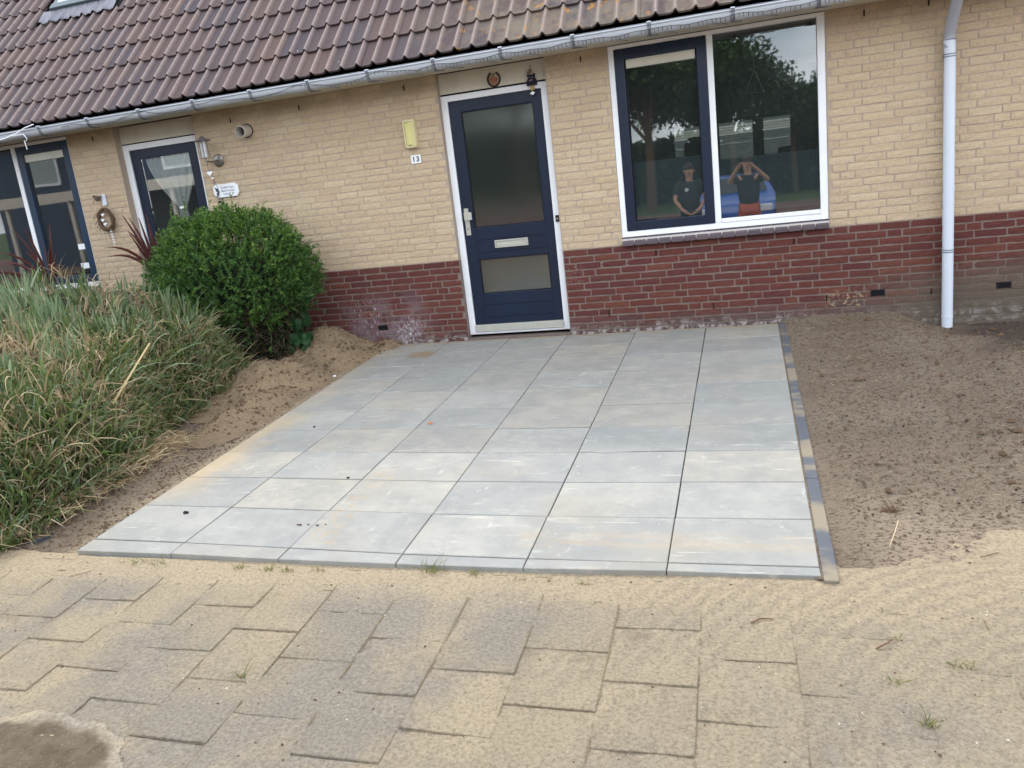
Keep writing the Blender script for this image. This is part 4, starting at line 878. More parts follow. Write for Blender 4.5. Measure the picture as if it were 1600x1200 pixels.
# the steep right flank and front of the clump need blades over their whole height
NF = 1500; fy_ = np.where(rng.random(NF) < .65, rng.uniform(-4.1, -1.1, NF), rng.uniform(-4.2, -3.8, NF)); fx_ = np.where(fy_ > -3.8, -2.60 - .36 * smooth(-3.4, -2.1, fy_) - rng.uniform(.0, .22, NF), rng.uniform(-4.2, -2.6, NF)); fh = gH(fx_, fy_); fk = rng.choice([0, 0, 1, 2, 2], NF)
kx_ = np.concatenate([kx_, fx_]); ky_ = np.concatenate([ky_, fy_]); kh = np.concatenate([kh, fh]); kk_ = np.concatenate([kk_, fk]); stub = np.concatenate([stub, np.zeros(NF, bool)]); kl = np.concatenate([kl, rng.uniform(.14, .34, NF)])
kz = np.concatenate([kz, -rng.random(NF) * np.maximum(fh, .1)]); kd = np.concatenate([kd, np.stack([rng.normal(.12, .30, NF), rng.normal(-.22, .30, NF), np.full(NF, 1.0)], -1)]); NK = len(kx_)
idx = np.repeat(np.arange(NK), per_); N = len(idx); sg = np.where(stub, .022, .05)[idx]
x = kx_[idx] + rng.normal(0, 1, N) * sg; y = ky_[idx] + rng.normal(0, 1, N) * sg; H = gH(x, y); ok = H > .02; idx, x, y, H = idx[ok], x[ok], y[ok], H[ok]; N = len(x)
e_ = .04; gx_ = (gH(x + e_, y) - gH(x - e_, y)) / (2 * e_); gy_ = (gH(x, y + e_) - gH(x, y - e_)) / (2 * e_); nrm = np.stack([-gx_, -gy_, np.ones(N)], -1); nrm /= np.linalg.norm(nrm, axis=1, keepdims=True)
kind = kk_[idx].copy(); sw = rng.random(N) < .12; kind[sw] = rng.integers(0, 3, sw.sum())
z0 = np.maximum(H + kz[idx] + rng.normal(0, .03, N), 0) + SL * y - .03
dr = kd[idx] + rng.normal(0, .16, (N, 3)) + nrm * .28; dr /= np.linalg.norm(dr, axis=1, keepdims=True); tall = stub[idx]
L_ = kl[idx] * rng.uniform(.65, 1.2, N); bend = np.stack([rng.normal(.03, .2, N), rng.normal(-.03, .2, N), -rng.uniform(.15, .75, N)], -1); bend[tall] *= .25
wd = np.where(kind == 2, rng.uniform(.003, .012, N), rng.uniform(.008, .019, N)) * np.where(rng.random(N) < .03, 1.6, 1)
root_ = np.stack([x, y, z0], -1); V, F = blades(root_, dr, L_, wd, bend, 4); mi = np.repeat(kind, 4)
me = npmesh('grass_blades', V, F, [m_g1, m_g2, m_st], mi); ob = bpy.data.objects.new('grass_blades', me); COL.objects.link(ob); ob.parent = grass_root; ob['kind'] = 'stuff'
# straw litter and drooping blades along the foot of the clump
N = 1900; y = rng.uniform(-4.25, -2.6, N); x = -2.62 + rng.normal(0, .07, N) - np.where(y < -3.9, .06, 0); z = SL * y - .02 + rng.uniform(0, .10, N)
dr = np.stack([rng.normal(0, 1, N), rng.normal(0, 1, N), rng.normal(.0, .35, N)], -1); dr /= np.linalg.norm(dr, axis=1, keepdims=True)
V, F = blades(np.stack([x, y, z], -1), dr, rng.uniform(.05, .2, N), rng.uniform(.003, .007, N), np.stack([rng.normal(0, .1, N), rng.normal(0, .1, N), -rng.uniform(.0, .3, N)], -1), 3)
me = npmesh('straw_litter', V, F, [m_st]); ob = bpy.data.objects.new('straw_litter', me); COL.objects.link(ob); ob.parent = grass_root; ob['kind'] = 'stuff'
# long single dry stalk sticking out of the clump
m = MB(); m.tube([(-2.72, -3.02, .36), (-2.46, -2.86, .72)], [.008, .006], 6); o = m.build('dry_stalk', plain('dry_stalk', srgb(206, 186, 140), .8)); tag(o, 'thick pale dry stalk leaning out of the grass clump', 'stalk')

# yew shrub
def blob(m, c, rx_, ry_, rz_, n=14, mt=None):
    V = []; F = []; k_ = n // 2
    for i in range(k_ + 1):
        a = math.pi * i / k_
        for j in range(n): b_ = 2 * math.pi * j / n; V.append((c[0] + rx_ * math.sin(a) * math.cos(b_), c[1] + ry_ * math.sin(a) * math.sin(b_), c[2] + rz_ * math.cos(a)))
    for i in range(k_):
        for j in range(n): F.append((i * n + j, i * n + (j + 1) % n, (i + 1) * n + (j + 1) % n, (i + 1) * n + j))
    m.poly(V, F, mt)
yew = tag(empty('yew_shrub', (-3.33, -.62, 0)), 'rounded dark green yew shrub with bare twiggy base against the wall', 'shrub')
m_y = leafmat('yew_needles', srgb(54, 84, 45), srgb(81, 118, 55), srgb(43, 69, 42), c3=srgb(118, 154, 73), trans=.15)
m_twig = plain('twig_bark', srgb(92, 74, 56), .9, .25, 20)
NC = 3600; u = rng.normal(size=(NC, 3)); u /= np.linalg.norm(u, axis=1, keepdims=True)
lump = 1 + .58 * (fbm(u[:, 0] * 2.0 + 5, u[:, 1] * 2.0 + u[:, 2] * 2.6, 1.2, 4, 91) - .5); cc = np.array([.0, .02, .84]); RR = np.array([.80, .52, .60])
rad = rng.uniform(.74, .98, NC) ** .8; cp_ = cc + u * RR * (rad * lump)[:, None]
k_ = (cp_[:, 2] > .60) | (rng.random(NC) < np.clip((cp_[:, 2] - .12) / .5, 0, 1) ** 1.2 * .7); cp_, u = cp_[k_], u[k_]; NC = len(cp_)
cd = u * .55 + rng.normal(0, .32, (NC, 3)) + np.array([0, 0, .55]); cd /= np.linalg.norm(cd, axis=1, keepdims=True); clen = rng.uniform(.06, .15, NC) * np.where(rng.random(NC) < .06, 1.9, 1); per = 26
ti = rng.random((NC, per)); base = cp_[:, None] + cd[:, None] * (clen[:, None] * ti)[..., None]; side = rng.normal(size=(NC, per, 3)); side -= (side * cd[:, None]).sum(-1, keepdims=True) * cd[:, None]; side /= np.linalg.norm(side, axis=-1, keepdims=True)
nd_ = side * .8 + cd[:, None] * .75; nd_ /= np.linalg.norm(nd_, axis=-1, keepdims=True); NY = NC * per
V1, F1 = blades(base.reshape(-1, 3), nd_.reshape(-1, 3), rng.uniform(.020, .042, NY), rng.uniform(.006, .011, NY), np.tile([0, 0, -.1], (NY, 1)), 2)
V2, F2 = blades(cp_, cd, clen, np.full(NC, .012), np.zeros((NC, 3)), 3)
tipc = rng.random(NC) < (.16 + .5 * smooth(.9, 1.3, cp_[:, 2])); mi = np.concatenate([np.repeat(np.repeat(tipc, per), 2), np.zeros(len(F2))])
m_yt = leafmat('yew_pale', srgb(84, 118, 48), srgb(106, 140, 58), srgb(70, 102, 44), c3=srgb(132, 162, 76), trans=.2)  # paler green needles, more frequent towards the top
me = npmesh('foliage', np.concatenate([V1, V2]), np.concatenate([F1, F2 + len(V1)]), [m_y, m_yt], mi); ob = bpy.data.objects.new('foliage', me); COL.objects.link(ob); ob.parent = yew; ob['kind'] = 'stuff'
NL = 5200; a = rng.uniform(0, 2 * math.pi, NL); rr_ = rng.uniform(.45, 1.0, NL) ** .6; zl = rng.uniform(.0, .66, NL); pl_ = np.stack([rr_ * np.cos(a) * (.58 + .22 * zl), rr_ * np.sin(a) * .38, zl], -1); dl_ = rng.normal(0, 1, (NL, 3)) + [0, 0, .4]; dl_ /= np.linalg.norm(dl_, axis=1, keepdims=True)
V, F = blades(pl_, dl_, rng.uniform(.03, .12, NL), rng.uniform(.003, .012, NL), rng.normal(0, .2, (NL, 3)), 2); m_dn = leafmat('dead_needles', srgb(52, 46, 34), srgb(72, 60, 44), srgb(44, 52, 32), c3=srgb(96, 80, 58), trans=.05)
me = npmesh('dead_twigs', V, F, [m_dn]); ob = bpy.data.objects.new('dead_twigs', me); COL.objects.link(ob); ob.parent = yew; ob['kind'] = 'stuff'
m = MB(); blob(m, (0, .10, .30), .58, .26, .46, 20); blob(m, (0, .05, .84), .46, .26, .34, 20); m.build('inner_shade', plain('shrub_shade', srgb(20, 30, 16), .95, .3, 14), yew)  # solid dark blobs stand in for the shade inside the shrub
m = MB(); q = random.Random(8)
for k in range(46):
    a = q.uniform(0, 6.28); r_ = q.uniform(.05, .5); bx_, by_ = r_ * .9 * math.cos(a), r_ * .5 * math.sin(a); pts = [(bx_ * .8, by_ * .8, q.uniform(-.06, .0))]
    h = q.uniform(.55, 1.1)
    for s_ in range(1, 5): t_ = s_ / 4; pts.append((bx_ * (.8 + .5 * t_) + q.uniform(-.03, .03), by_ * (.8 + .4 * t_) + q.uniform(-.03, .03), h * t_))
    m.tube(pts, [.010 * q.uniform(.4, 1.2) * (1 - .16 * s_) for s_ in range(5)], 5)
for k in range(150):
    a = q.uniform(0, 6.28); px_, py_ = .62 * math.cos(a) * q.uniform(.3, 1), .42 * math.sin(a) * q.uniform(.3, 1); z_ = q.uniform(.05, .6); m.tube([(px_, py_, z_), (px_ + q.uniform(-.12, .12), py_ + q.uniform(-.1, .1), z_ + q.uniform(-.04, .14))], [.003, .0015], 4)
o = m.build('branches', m_twig, yew); 
# bindweed climbing out of the foot of the shrub
bw_ = tag(empty('climbing_plant', (-2.72, -.50, 0)), 'round leaved climber growing up the right side of the yew shrub', 'climber')
m_iv = leafmat('round_leaf', srgb(34, 66, 36), srgb(52, 92, 46), srgb(30, 58, 40), c3=srgb(66, 106, 52), trans=.2)
lf = MB(); n = 10; V = [(0, 0, 0)] + [(.034 * math.cos(a) * (1 + .12 * math.cos(a)), .034 * math.sin(a), .006 * math.cos(2 * a)) for a in [2 * math.pi * k / n for k in range(n)]]; lf.poly(V, [(0, 1 + k, 1 + (k + 1) % n) for k in range(n)]); lme = lf.mesh('leaf'); lme.materials.append(m_iv)
for k in range(110):
    z_ = q.uniform(.10, .80); s_ = q.uniform(.7, 1.7); px_ = q.uniform(-.16, .10) + .04 * math.sin(z_ * 5); inst(lme, 'leaf', (px_, q.uniform(-.12, .05) + (-.06 if z_ < .4 else 0), z_), (q.uniform(.7, 1.6), q.uniform(-.5, .5), q.uniform(-.8, .8)), (s_, s_, s_), bw_)
m = MB()
for k in range(7): m.tube([(q.uniform(-.12, .1), q.uniform(-.08, 0), 0), (q.uniform(-.12, .1), q.uniform(-.1, .0), .3), (q.uniform(-.14, .1), q.uniform(-.08, .02), .6), (q.uniform(-.15, .08), q.uniform(-.05, .05), .88)], .0025, 4)
m.build('stem', m_twig, bw_)

# two dark red cordylines in front of the neighbour's door and window
m_cor = leafmat('red_sword_leaf', srgb(70, 34, 34), srgb(96, 48, 42), srgb(50, 26, 32), c3=srgb(120, 62, 50), trans=.15)
def cordyline(loc, sd_, label, tips):
    r_ = tag(empty('cordyline', loc), label, 'cordyline', 'red cordylines by the neighbour'); q = random.Random(sd_)
    m = MB(); m.tube([(0, 0, -.15), (0, 0, .5)], .03, 8); m.build('trunk', m_twig, r_)
    for k, (dx, dz) in enumerate(tips):
        m = MB(); base = Vector((q.uniform(-.02, .02), q.uniform(-.02, .02), .48)); tip = Vector((dx, q.uniform(-.25, .15), dz)); n = 7; V = []; L = (tip - base)
        sdv = Vector((L.z, 0, -L.x)).normalized(); rowp = []
        for i in range(n + 1):
            t = i / n; c = base + L * t + Vector((0, 0, .10 * math.sin(math.pi * t) * min(1, abs(dx) * 3))); w_ = .019 * (math.sin(math.pi * min(1, t * .85 + .12)) ** .8) * (1 - t * .35) + .001
            V += [c - sdv * w_, c + Vector((0, -.006, -.002)), c + sdv * w_]
        m.poly(V, [(3 * i + j, 3 * i + j + 1, 3 * i + 4 + j, 3 * i + 3 + j) for i in range(n) for j in (0, 1)]); m.build('leaf', m_cor, r_, smooth=True, fix=False)
q = random.Random(4)
tA = [(-.62, .62), (-.50, .80), (-.34, .92), (-.22, 1.10), (-.10, 1.12), (.02, 1.14), (.10, 1.08), (.20, .98), (.33, .92), (-.45, .50), (.36, .72), (-.7, .72), (.0, .95), (-.05, .8), (.12, .86), (-.15, .9), (.05, .7), (-.28, .66)]
cordyline((-5.42, -.62, .42), 1, 'dark red cordyline in front of the neighbour\'s window', [(a, b) for a, b in tA])
cordyline((-4.18, -.52, .42), 2, 'dark red cordyline beside the yew, in front of the neighbour\'s door', [(-.36, .86), (-.30, .98), (-.20, 1.10), (-.12, 1.14), (-.03, 1.14), (.04, 1.02), (.10, 1.10), (.2, .98), (-.12, .9), (-.04, .96), (.02, .88), (-.40, .76), (-.18, .8)])

# weeds
m_weed = leafmat('weed_blade', srgb(86, 100, 52), srgb(118, 128, 68), srgb(140, 130, 84), c3=srgb(160, 146, 100))
def weed(xy, n, h, sp, label, dry=False, k=0):
    x0, y0 = xy; z0 = float(sand_h(np.array([x0]), np.array([y0]))[0]) if y0 < -4.1 else gz(y0) + .01
    rt_ = np.stack([rng.normal(0, sp * .25, n), rng.normal(0, sp * .12, n), np.full(n, -.004)], -1); d_ = np.stack([rng.normal(0, .55, n), rng.normal(0, .4, n), np.full(n, 1.0)], -1); d_ /= np.linalg.norm(d_, axis=1, keepdims=True)
    V, F = blades(rt_, d_, rng.uniform(.5, 1.1, n) * h * 1.5, rng.uniform(.0018, .0036, n), np.stack([rng.normal(0, .3, n), rng.normal(0, .2, n), -rng.uniform(0, .35, n)], -1), 3)
    me = npmesh('grass_weed', V, F, [m_weed]); ob = bpy.data.objects.new('grass_weed', me); COL.objects.link(ob); ob.location = (x0, y0, z0); tag(ob, label, 'weed', 'small weeds in the sand')
weed((-.07, -4.21), 34, .065, .10, 'greenest grass tuft in the sand strip, at a patio slab joint below the middle')
weed((.13, -4.22), 18, .05, .07, 'small thin tuft right of the greenest tuft on the sand strip')
weed((.33, -4.245), 14, .03, .08, 'low brown tuft at the middle of the sand strip')
weed((-.56, -4.97), 16, .06, .035, 'lone upright tuft on the grey pavers in the lower left')
weed((1.74, -4.94), 26, .05, .05, 'tuft with one tall stem in the sand at the lower right')
weed((1.90, -4.65), 26, .035, .10, 'flat leafy weed on bare sand near the right edge')
weed((2.12, -4.66), 22, .045, .07, 'weed cut by the right edge of the photo')
weed((1.69, -4.75), 16, .028, .06, 'small creeping weed between the two leafy right-hand weeds')
weed((1.73, -4.52), 10, .03, .05, 'dry reddish sprig lying on the sand right of the patio corner')
for k, (xx, yy, hh) in enumerate([(-1.62, -4.225, .045), (-1.50, -4.23, .04), (-1.05, -4.235, .035), (-.87, -4.24, .04), (-.78, -4.25, .035), (-.62, -4.23, .03)]):
    weed((xx, yy), 22, hh, .16 if k < 2 else .07, ['wide pale fringe of dry grass at the front left patio corner', 'short dry fringe just right of the pale fringe', 'faint dry sprig below the second slab joint', 'tuft with one long stem below the second slab', 'short stubble right of the long-stemmed tuft', 'tiny stubble left of the third slab joint'][k])
weed((.47, -4.25), 9, .035, .04, 'sparse sprig on the sand strip below the fifth slab joint'); weed((.62, -4.26), 9, .04, .04, 'dark thin sprig at the right end of the sand strip')
# ------------------------------------------------------------------ things on the wall
def text(body, size, loc, name, parent, mat, ext=.0006, rx=math.pi / 2, font=None, off=0):
    cu = bpy.data.curves.new(name, 'FONT'); cu.body = body; cu.size = size; cu.extrude = ext; cu.align_x = 'CENTER'; cu.align_y = 'CENTER'; cu.offset = off
    o = bpy.data.objects.new(name, cu); COL.objects.link(o); bpy.context.view_layer.update(); dg = bpy.context.evaluated_depsgraph_get(); me = bpy.data.meshes.new_from_object(o.evaluated_get(dg)); bpy.data.objects.remove(o)
    me.materials.clear(); me.materials.append(mat); o = bpy.data.objects.new(name, me); COL.objects.link(o); o.location = loc; o.rotation_euler = (rx, 0, 0); o.parent = parent; return o
def rrect(x0, x1, z0, z1, r_, n=5):
    P_ = []
    for cx_, cz_, a0 in ((x1 - r_, z1 - r_, 0), (x0 + r_, z1 - r_, 90), (x0 + r_, z0 + r_, 180), (x1 - r_, z0 + r_, 270)):
        for k in range(n + 1): a = R(a0 + 90 * k / n); P_.append((cx_ + r_ * math.cos(a), cz_ + r_ * math.sin(a)))
    return P_
def loft(m, rings, mt=None, cap=True):
    n = len(rings[0]); V = [v for r_ in rings for v in r_]; F = [(i * n + k, i * n + (k + 1) % n, (i + 1) * n + (k + 1) % n, (i + 1) * n + k) for i in range(len(rings) - 1) for k in range(n)]
    if cap: F += [tuple(range(n))[::-1], tuple((len(rings) - 1) * n + k for k in range(n))]
    m.poly(V, F, mt)
# bulkhead lamp
t_ = tag(empty('wall_lamp', (-1.518, 0, 1.965)), 'yellowed rectangular bulkhead wall lamp above the house number', 'wall lamp')
m_ly = plain('yellowed_plastic', srgb(208, 200, 158), .45); m_ld = NT('lamp_diffuser'); P = m_ld.pos(); m_ld = m_ld.fin(m_ld.mix(m_ld.noise(P, 9, 3), srgb(196, 186, 112), srgb(214, 208, 150)), .25)
def rr(x0, x1, z0, z1, r_, y): return [(a, y, b) for a, b in rrect(x0, x1, z0, z1, r_)]
m = MB(); loft(m, [rr(-.058, .058, -.128, .128, .022, .004), rr(-.058, .058, -.128, .128, .022, -.045), rr(-.052, .052, -.122, .122, .02, -.058), rr(-.042, .042, -.108, .108, .012, -.060), rr(-.040, .040, -.105, .105, .012, -.050)]); m.build('housing', m_ly, t_, smooth=True)
m = MB(); V = []; 
for i, x in enumerate(np.linspace(-.0385, .0385, 9)): 
    d = -.052 - .016 * (1 - (x / .0385) ** 2 if i < 99 else 0); V += [(x, d, -.103), (x, d, .103)]
m.poly(V, [(2 * i, 2 * i + 2, 2 * i + 3, 2 * i + 1) for i in range(8)]); m.build('diffuser', m_ld, t_, smooth=True, fix=False)
for z in (-.098, .098): m = MB(); m.lathe([(0, -.004), (.005, -.004), (.005, .004)], (0, -.064, z), 8, (0, 1, 0)); m.build('screw', m_steel, t_)
# number plate
t_ = tag(empty('house_number', (-1.503, 0, 1.734)), 'small square white house number plate reading 13', 'number plate')
m = MB(); m.box(-.049, .049, -.010, -.003, -.038, .038); m.build('plate', plain('enamel_white', srgb(232, 236, 238), .25), t_, bevel=.0015)
text('1', .066, (-.021, -.0108, -.001), 'digit', t_, m_black, off=.0015); text('3', .066, (.019, -.0108, -.001), 'digit', t_, m_black, off=.0015)
# horseshoe with copper flowers
t_ = tag(empty('horseshoe', (-.690, .066, 2.333)), 'dark iron horseshoe filled with copper flowers on the panel over the door', 'horseshoe')
m = MB(); m.tube([(.056 * math.sin(a) * (1 if abs(a) < 2 else .93), -.008, -.058 * math.cos(a) * (1.05)) for a in [R(-152 + 304 * k / 20) for k in range(21)]], .0085, 6); m.build('shoe', plain('rusty_iron', srgb(62, 42, 40), .7), t_)
m_cu = plain('copper_petals', srgb(176, 104, 82), .5, .3, 60); m_cg = plain('bronze_petals', srgb(150, 124, 88), .5, .2, 50)
q = random.Random(6)
for k, (fx, fz, fs) in enumerate([(0, -.024, .022), (-.02, -.002, .018), (.02, -.004, .018), (0, .02, .016), (-.016, -.03, .014), (.018, -.03, .014), (0, .042, .010)]):
    m = MB()
    for j in range(6): a = R(60 * j + 20 * k); m.obox((fx + fs * .55 * math.cos(a), -.016 - .003 * (k % 2), fz + fs * .55 * math.sin(a)), (fs * .48 * math.cos(a), -.002, fs * .48 * math.sin(a)), (-fs * .26 * math.sin(a), 0, fs * .26 * math.cos(a)), (0, .0012, 0))
    m.build('flower', m_cu if k % 3 else m_cg, t_)
# cat bell charm
t_ = tag(empty('door_charm', (-.345, .035, 2.262)), 'black bear shaped door charm with brass bell hanging at the top right of the door', 'door charm')
m = MB(); blob(m, (0, 0, 0), .046, .02, .034); blob(m, (0, 0, .030), .034, .02, .026); blob(m, (-.026, 0, .052), .012, .01, .014); blob(m, (.026, 0, .052), .012, .01, .014); blob(m, (-.034, 0, -.02), .016, .014, .016); blob(m, (.034, 0, -.02), .016, .014, .016)
m.build('body', plain('black_felt', srgb(34, 32, 46), .9), t_, smooth=True)
m = MB(); blob(m, (-.013, -.019, .034), .0045, .003, .0045, 8); blob(m, (.013, -.019, .034), .0045, .003, .0045, 8); m.build('eye', m_alu, t_)
m = MB(); m.tube([(-.016, -.021, .004), (-.006, -.024, .010), (.008, -.024, .011), (.016, -.021, .008)], .003, 6); m.build('mouth', plain('pink_felt', srgb(200, 160, 168), .8), t_)
m = MB(); m.lathe([(.0, .0), (.012, -.004), (.018, -.03), (.022, -.042), (.018, -.044)], (0, -.004, -.032), 16); m.build('bell', plain('brass', srgb(176, 150, 92), .4, metallic=.6), t_, smooth=True)
m = MB(); m.poly([(0, -.006, -.082), (-.026, -.006, -.100), (.002, -.008, -.114), (.022, -.006, -.096), (0, .0, -.1)], [(0, 1, 4), (1, 2, 4), (2, 3, 4), (3, 0, 4), (0, 3, 2, 1)]); m.build('shell', m_white, t_)
m = MB(); m.tube([(0, 0, .05), (-.004, .015, .13)], .002, 5); blob(m, (-.006, -.002, .088), .016, .01, .020, 8); m.obox((-.022, -.002, .074), (.010, 0, -.010), (0, .003, 0), (.006, 0, .006)); m.tube([(-.004, .015, .128), (-.004, .03, .135)], .003, 5); m.build('bow', plain('dry_bow', srgb(120, 112, 92), .8), t_)
# vent pipe
t_ = tag(empty('vent_pipe', (-3.225, 0, 2.212)), 'short pale plastic vent pipe sticking out of the wall under the eaves', 'vent pipe')
m = MB(); m.lathe([(.058, .01), (.056, -.13), (.050, -.132), (.050, .01)], (0, 0, 0), 28, (.0, 1, .08)); m.build('pipe', plain('yellowed_pvc', srgb(190, 184, 176), .5), t_, smooth=True)
m = MB(); m.lathe([(.0, -.03), (.0498, -.03)], (0, 0, 0), 28, (0, 1, .08)); m.build('pipe_inside', m_room, t_)
m = MB(); m.lathe([(.058, -.004), (.068, -.003), (.068, .002)], (0, 0, 0), 24, (0, 1, 0)); m.build('collar', m_gasket, t_)
# lantern
t_ = tag(empty('wall_lantern', (-3.605, 0, 1.972)), 'weathered steel wall lantern with flared cap beside the neighbour\'s door', 'wall lantern')
m = MB(); m.lathe([(.0, .0), (.062, .0), (.062, -.012), (.05, -.02), (.0, -.022)], (0, .0, 0), 24, (0, 1, 0)); m.build('back_plate', m_steel, t_, smooth=True)
LX, LYY = -.035, -.16
m = MB(); m.tube([(0, -.02, 0), (LX * .6, -.09, -.01), (LX, LYY, .0), (LX, LYY, .035)], .010, 8); m.tube([(LX, LYY, .0), (LX, LYY, -.045)], .008, 8); m.build('arm', m_steel, t_)
m = MB(); m.lathe([(.036, .035), (.038, .035), (.038, .045), (.033, .05), (.033, .20), (.0, .20)], (LX, LYY, 0), 20); m.build('glass_cylinder', plain('lantern_glass', srgb(170, 172, 174), .15, spec=.8), t_, smooth=True)
m = MB(); m.lathe([(.0, .245), (.014, .238), (.04, .215), (.085, .196), (.083, .192), (.0, .198)], (LX, LYY, 0), 24); m.build('cap', plain('dull_zinc', srgb(120, 116, 116), .5, metallic=.3), t_, smooth=True)
m = MB()
for k in range(4): a = R(90 * k + 20); m.tube([(LX + .037 * math.cos(a), LYY + .037 * math.sin(a), .03), (LX + .037 * math.cos(a), LYY + .037 * math.sin(a), .2)], .0028, 5)
m.build('cage', m_steel, t_)
# heart garland
t_ = tag(empty('heart_garland', (-3.645, -.13, 1.90)), 'hanging garland with a white heart and grey beads below the lantern', 'garland')
m = MB(); m.tube([(.005, -.03, .03), (0, 0, -.02), (.0, .05, -.1), (.0, .08, -.20), (.0, .1, -.55)], .0018, 5); m.build('cord', plain('grey_cord', srgb(96, 88, 104), .8), t_)
hp_ = [(.032 * (math.sin(a) ** 3) * 1.0, .028 * (.8125 * math.cos(a) - .3125 * math.cos(2 * a) - .125 * math.cos(3 * a) - .0625 * math.cos(4 * a))) for a in [2 * math.pi * k / 24 for k in range(24)]]
m = MB(); loft(m, [[(x, -.012, z) for x, z in hp_], [(x * .85, -.02, z * .85) for x, z in hp_]]); loft(m, [[(x, -.012, z) for x, z in hp_], [(x * .85, -.004, z * .85) for x, z in hp_]]); o = m.build('heart', m_white, t_); o.location = (.005, 0, -.045)
for k, (z, r_, mt) in enumerate([(-.095, .014, m_white), (-.118, .010, m_cu), (-.135, .011, m_lead), (-.155, .009, m_lead), (-.30, .012, m_lead), (-.33, .013, m_gasket), (-.36, .010, m_lead), (-.40, .012, m_gasket), (-.43, .009, m_lead), (-.47, .012, m_white)]):
    m = MB(); blob(m, (.0, .05 * min(1, -z / .2) + .03 * min(1, max(0, (-z - .2) / .3)), z), r_, r_, r_, 10); m.build('bead', mt, t_, smooth=True)
# plaque with writing
t_ = tag(empty('name_plaque', (-3.578, 0, 1.674)), 'white eight sided name plaque with flowers and three lines of script', 'plaque')
pq = [(-.148, -.03), (-.148, .045), (-.12, .066), (.112, .066), (.118, .052), (.142, .046), (.146, -.03), (.12, -.066), (-.10, -.066)]
m = MB(); loft(m, [[(x, -.006, z) for x, z in pq], [(x, -.016, z) for x, z in pq], [(x * .97, -.020, z * .95) for x, z in pq]]); m.build('board', m_white, t_)
m_ink = plain('grey_ink', srgb(96, 108, 124), .6)
for body, z, x in (('Oudet Vern', .030, .02), ('Baaq Aucien', -.002, .022), ('Loes & W', -.032, .028)): text(body, .031, (x, -.0205, z), 'script_line', t_, m_ink)
m = MB()
for fx, fz, fs in ((-.10, .012, .02), (-.085, -.008, .014), (-.098, -.026, .018), (-.108, -.05, .012), (-.115, .03, .008)):
    for j in range(5): a = R(72 * j + fz * 900); m.obox((fx + fs * .5 * math.cos(a), -.0225, fz + fs * .5 * math.sin(a)), (fs * .42 * math.cos(a), 0, fs * .42 * math.sin(a)), (-fs * .28 * math.sin(a), 0, fs * .28 * math.cos(a)), (0, .001, 0))
m.build('flower_relief', plain('pewter', srgb(72, 80, 92), .5), t_)
# twig wreath and bird hook
t_ = tag(empty('twig_wreath', (-5.10, -.035, 1.53)), 'brown twig wreath with white hearts and hanging beads on the yellow brick', 'wreath')
m = MB(); q = random.Random(9)
for k in range(16):
    a0, w_ = q.uniform(0, 6.28), q.uniform(.010, .03); m.tube([((.088 + w_ * math.sin(a * 3 + a0) * .7) * math.cos(a), w_ * math.cos(a * 3 + a0) * .8, (.108 + w_ * math.sin(a * 3 + a0) * .7) * math.sin(a)) for a in [a0 + 5.9 * i / 26 for i in range(27)]], .0055, 5)
for k in range(26): a = q.uniform(0, 6.28); m.tube([(.09 * math.cos(a), -.02, .11 * math.sin(a)), (.13 * math.cos(a + .3), -.03, .15 * math.sin(a + .3))], .002, 4)
m.build('twig_ring', plain('wreath_twigs', srgb(104, 84, 68), .9, .3, 30), t_)
for x, z in ((-.005, .055), (-.02, .0), (.0, -.045)):
    m = MB(); loft(m, [[(x_ * .7, -.012, z_ * .7) for x_, z_ in hp_], [(x_ * .6, -.02, z_ * .6) for x_, z_ in hp_]]); o = m.build('heart', m_white, t_); o.location = (x, -.01, z)
for k, (x, n) in enumerate(((-.07, 3), (-.02, 4), (.035, 6), (.05, 5))):
    m = MB(); m.tube([(x, -.01, -.10), (x + .01, -.012, -.13 - .03 * n)], .0012, 4)
    for j in range(n): blob(m, (x + .002 * j, -.012, -.13 - .028 * j), .0065, .0065, .0065, 8)
    m.build('bead_string', m_white if k > 1 else m_cream, t_)
t_ = tag(empty('bird_hook', (-5.075, -.008, 1.74)), 'small brown bird on a white wall bracket above the twig wreath', 'wall hook')
m = MB(); m.box(-.035, .018, -.012, .0, -.06, .055); m.build('bracket', m_pvc, t_, bevel=.002)
m = MB(); blob(m, (-.075, -.03, .022), .032, .022, .028); blob(m, (-.105, -.032, .045), .014, .013, .014, 10); m.obox((-.035, -.03, .03), (.02, 0, .012), (0, .01, 0), (0, 0, .003)); m.obox((-.124, -.032, .046), (.008, 0, .002), (0, .003, 0), (0, 0, .002)); m.build('bird', plain('brown_bird', srgb(92, 80, 70), .8), t_, smooth=True)
# light strings on the gutter
t_ = tag(empty('icicle_lights'), 'dark icicle light string tangled along the gutter', 'string lights')
m = MB(); m2 = MB(); q = random.Random(12); x = -5.0; zc = 2.47; pts = []
ng = {}
while x < 2.6:
    ph = ((x + 5.28) / .605) % 1.0; z = 2.468 - .014 * math.sin(math.pi * ph) + .004 * math.sin(x * 23) + (.022 * math.sin(x * 7.3) if x < -1.2 else 0); z = max(z, 2.444); yy = -.40 - math.sqrt(max(.0002, .057 ** 2 - (z - 2.484) ** 2)); pts.append((x, yy - .003, z))
    if (x < -4.0 and q.random() < .5) or (-4.0 < x < -2.4 and q.random() < .12) or (x > -2.4 and q.random() < .86): ln = q.uniform(.010, .03) if x < -1.2 else q.uniform(.024, .034); m2.tube([(x, yy - .005, z), (x + q.uniform(-.006, .006), yy - .005 + ln * .4, z - ln)], .0018, 4)
    x += .033 if x > -1.3 else .04
m.tube(pts, .0016, 5); m.build('cable', m_black, t_); o = m2.build('bulb_row', m_black, t_); o['kind'] = 'stuff'
m = MB()
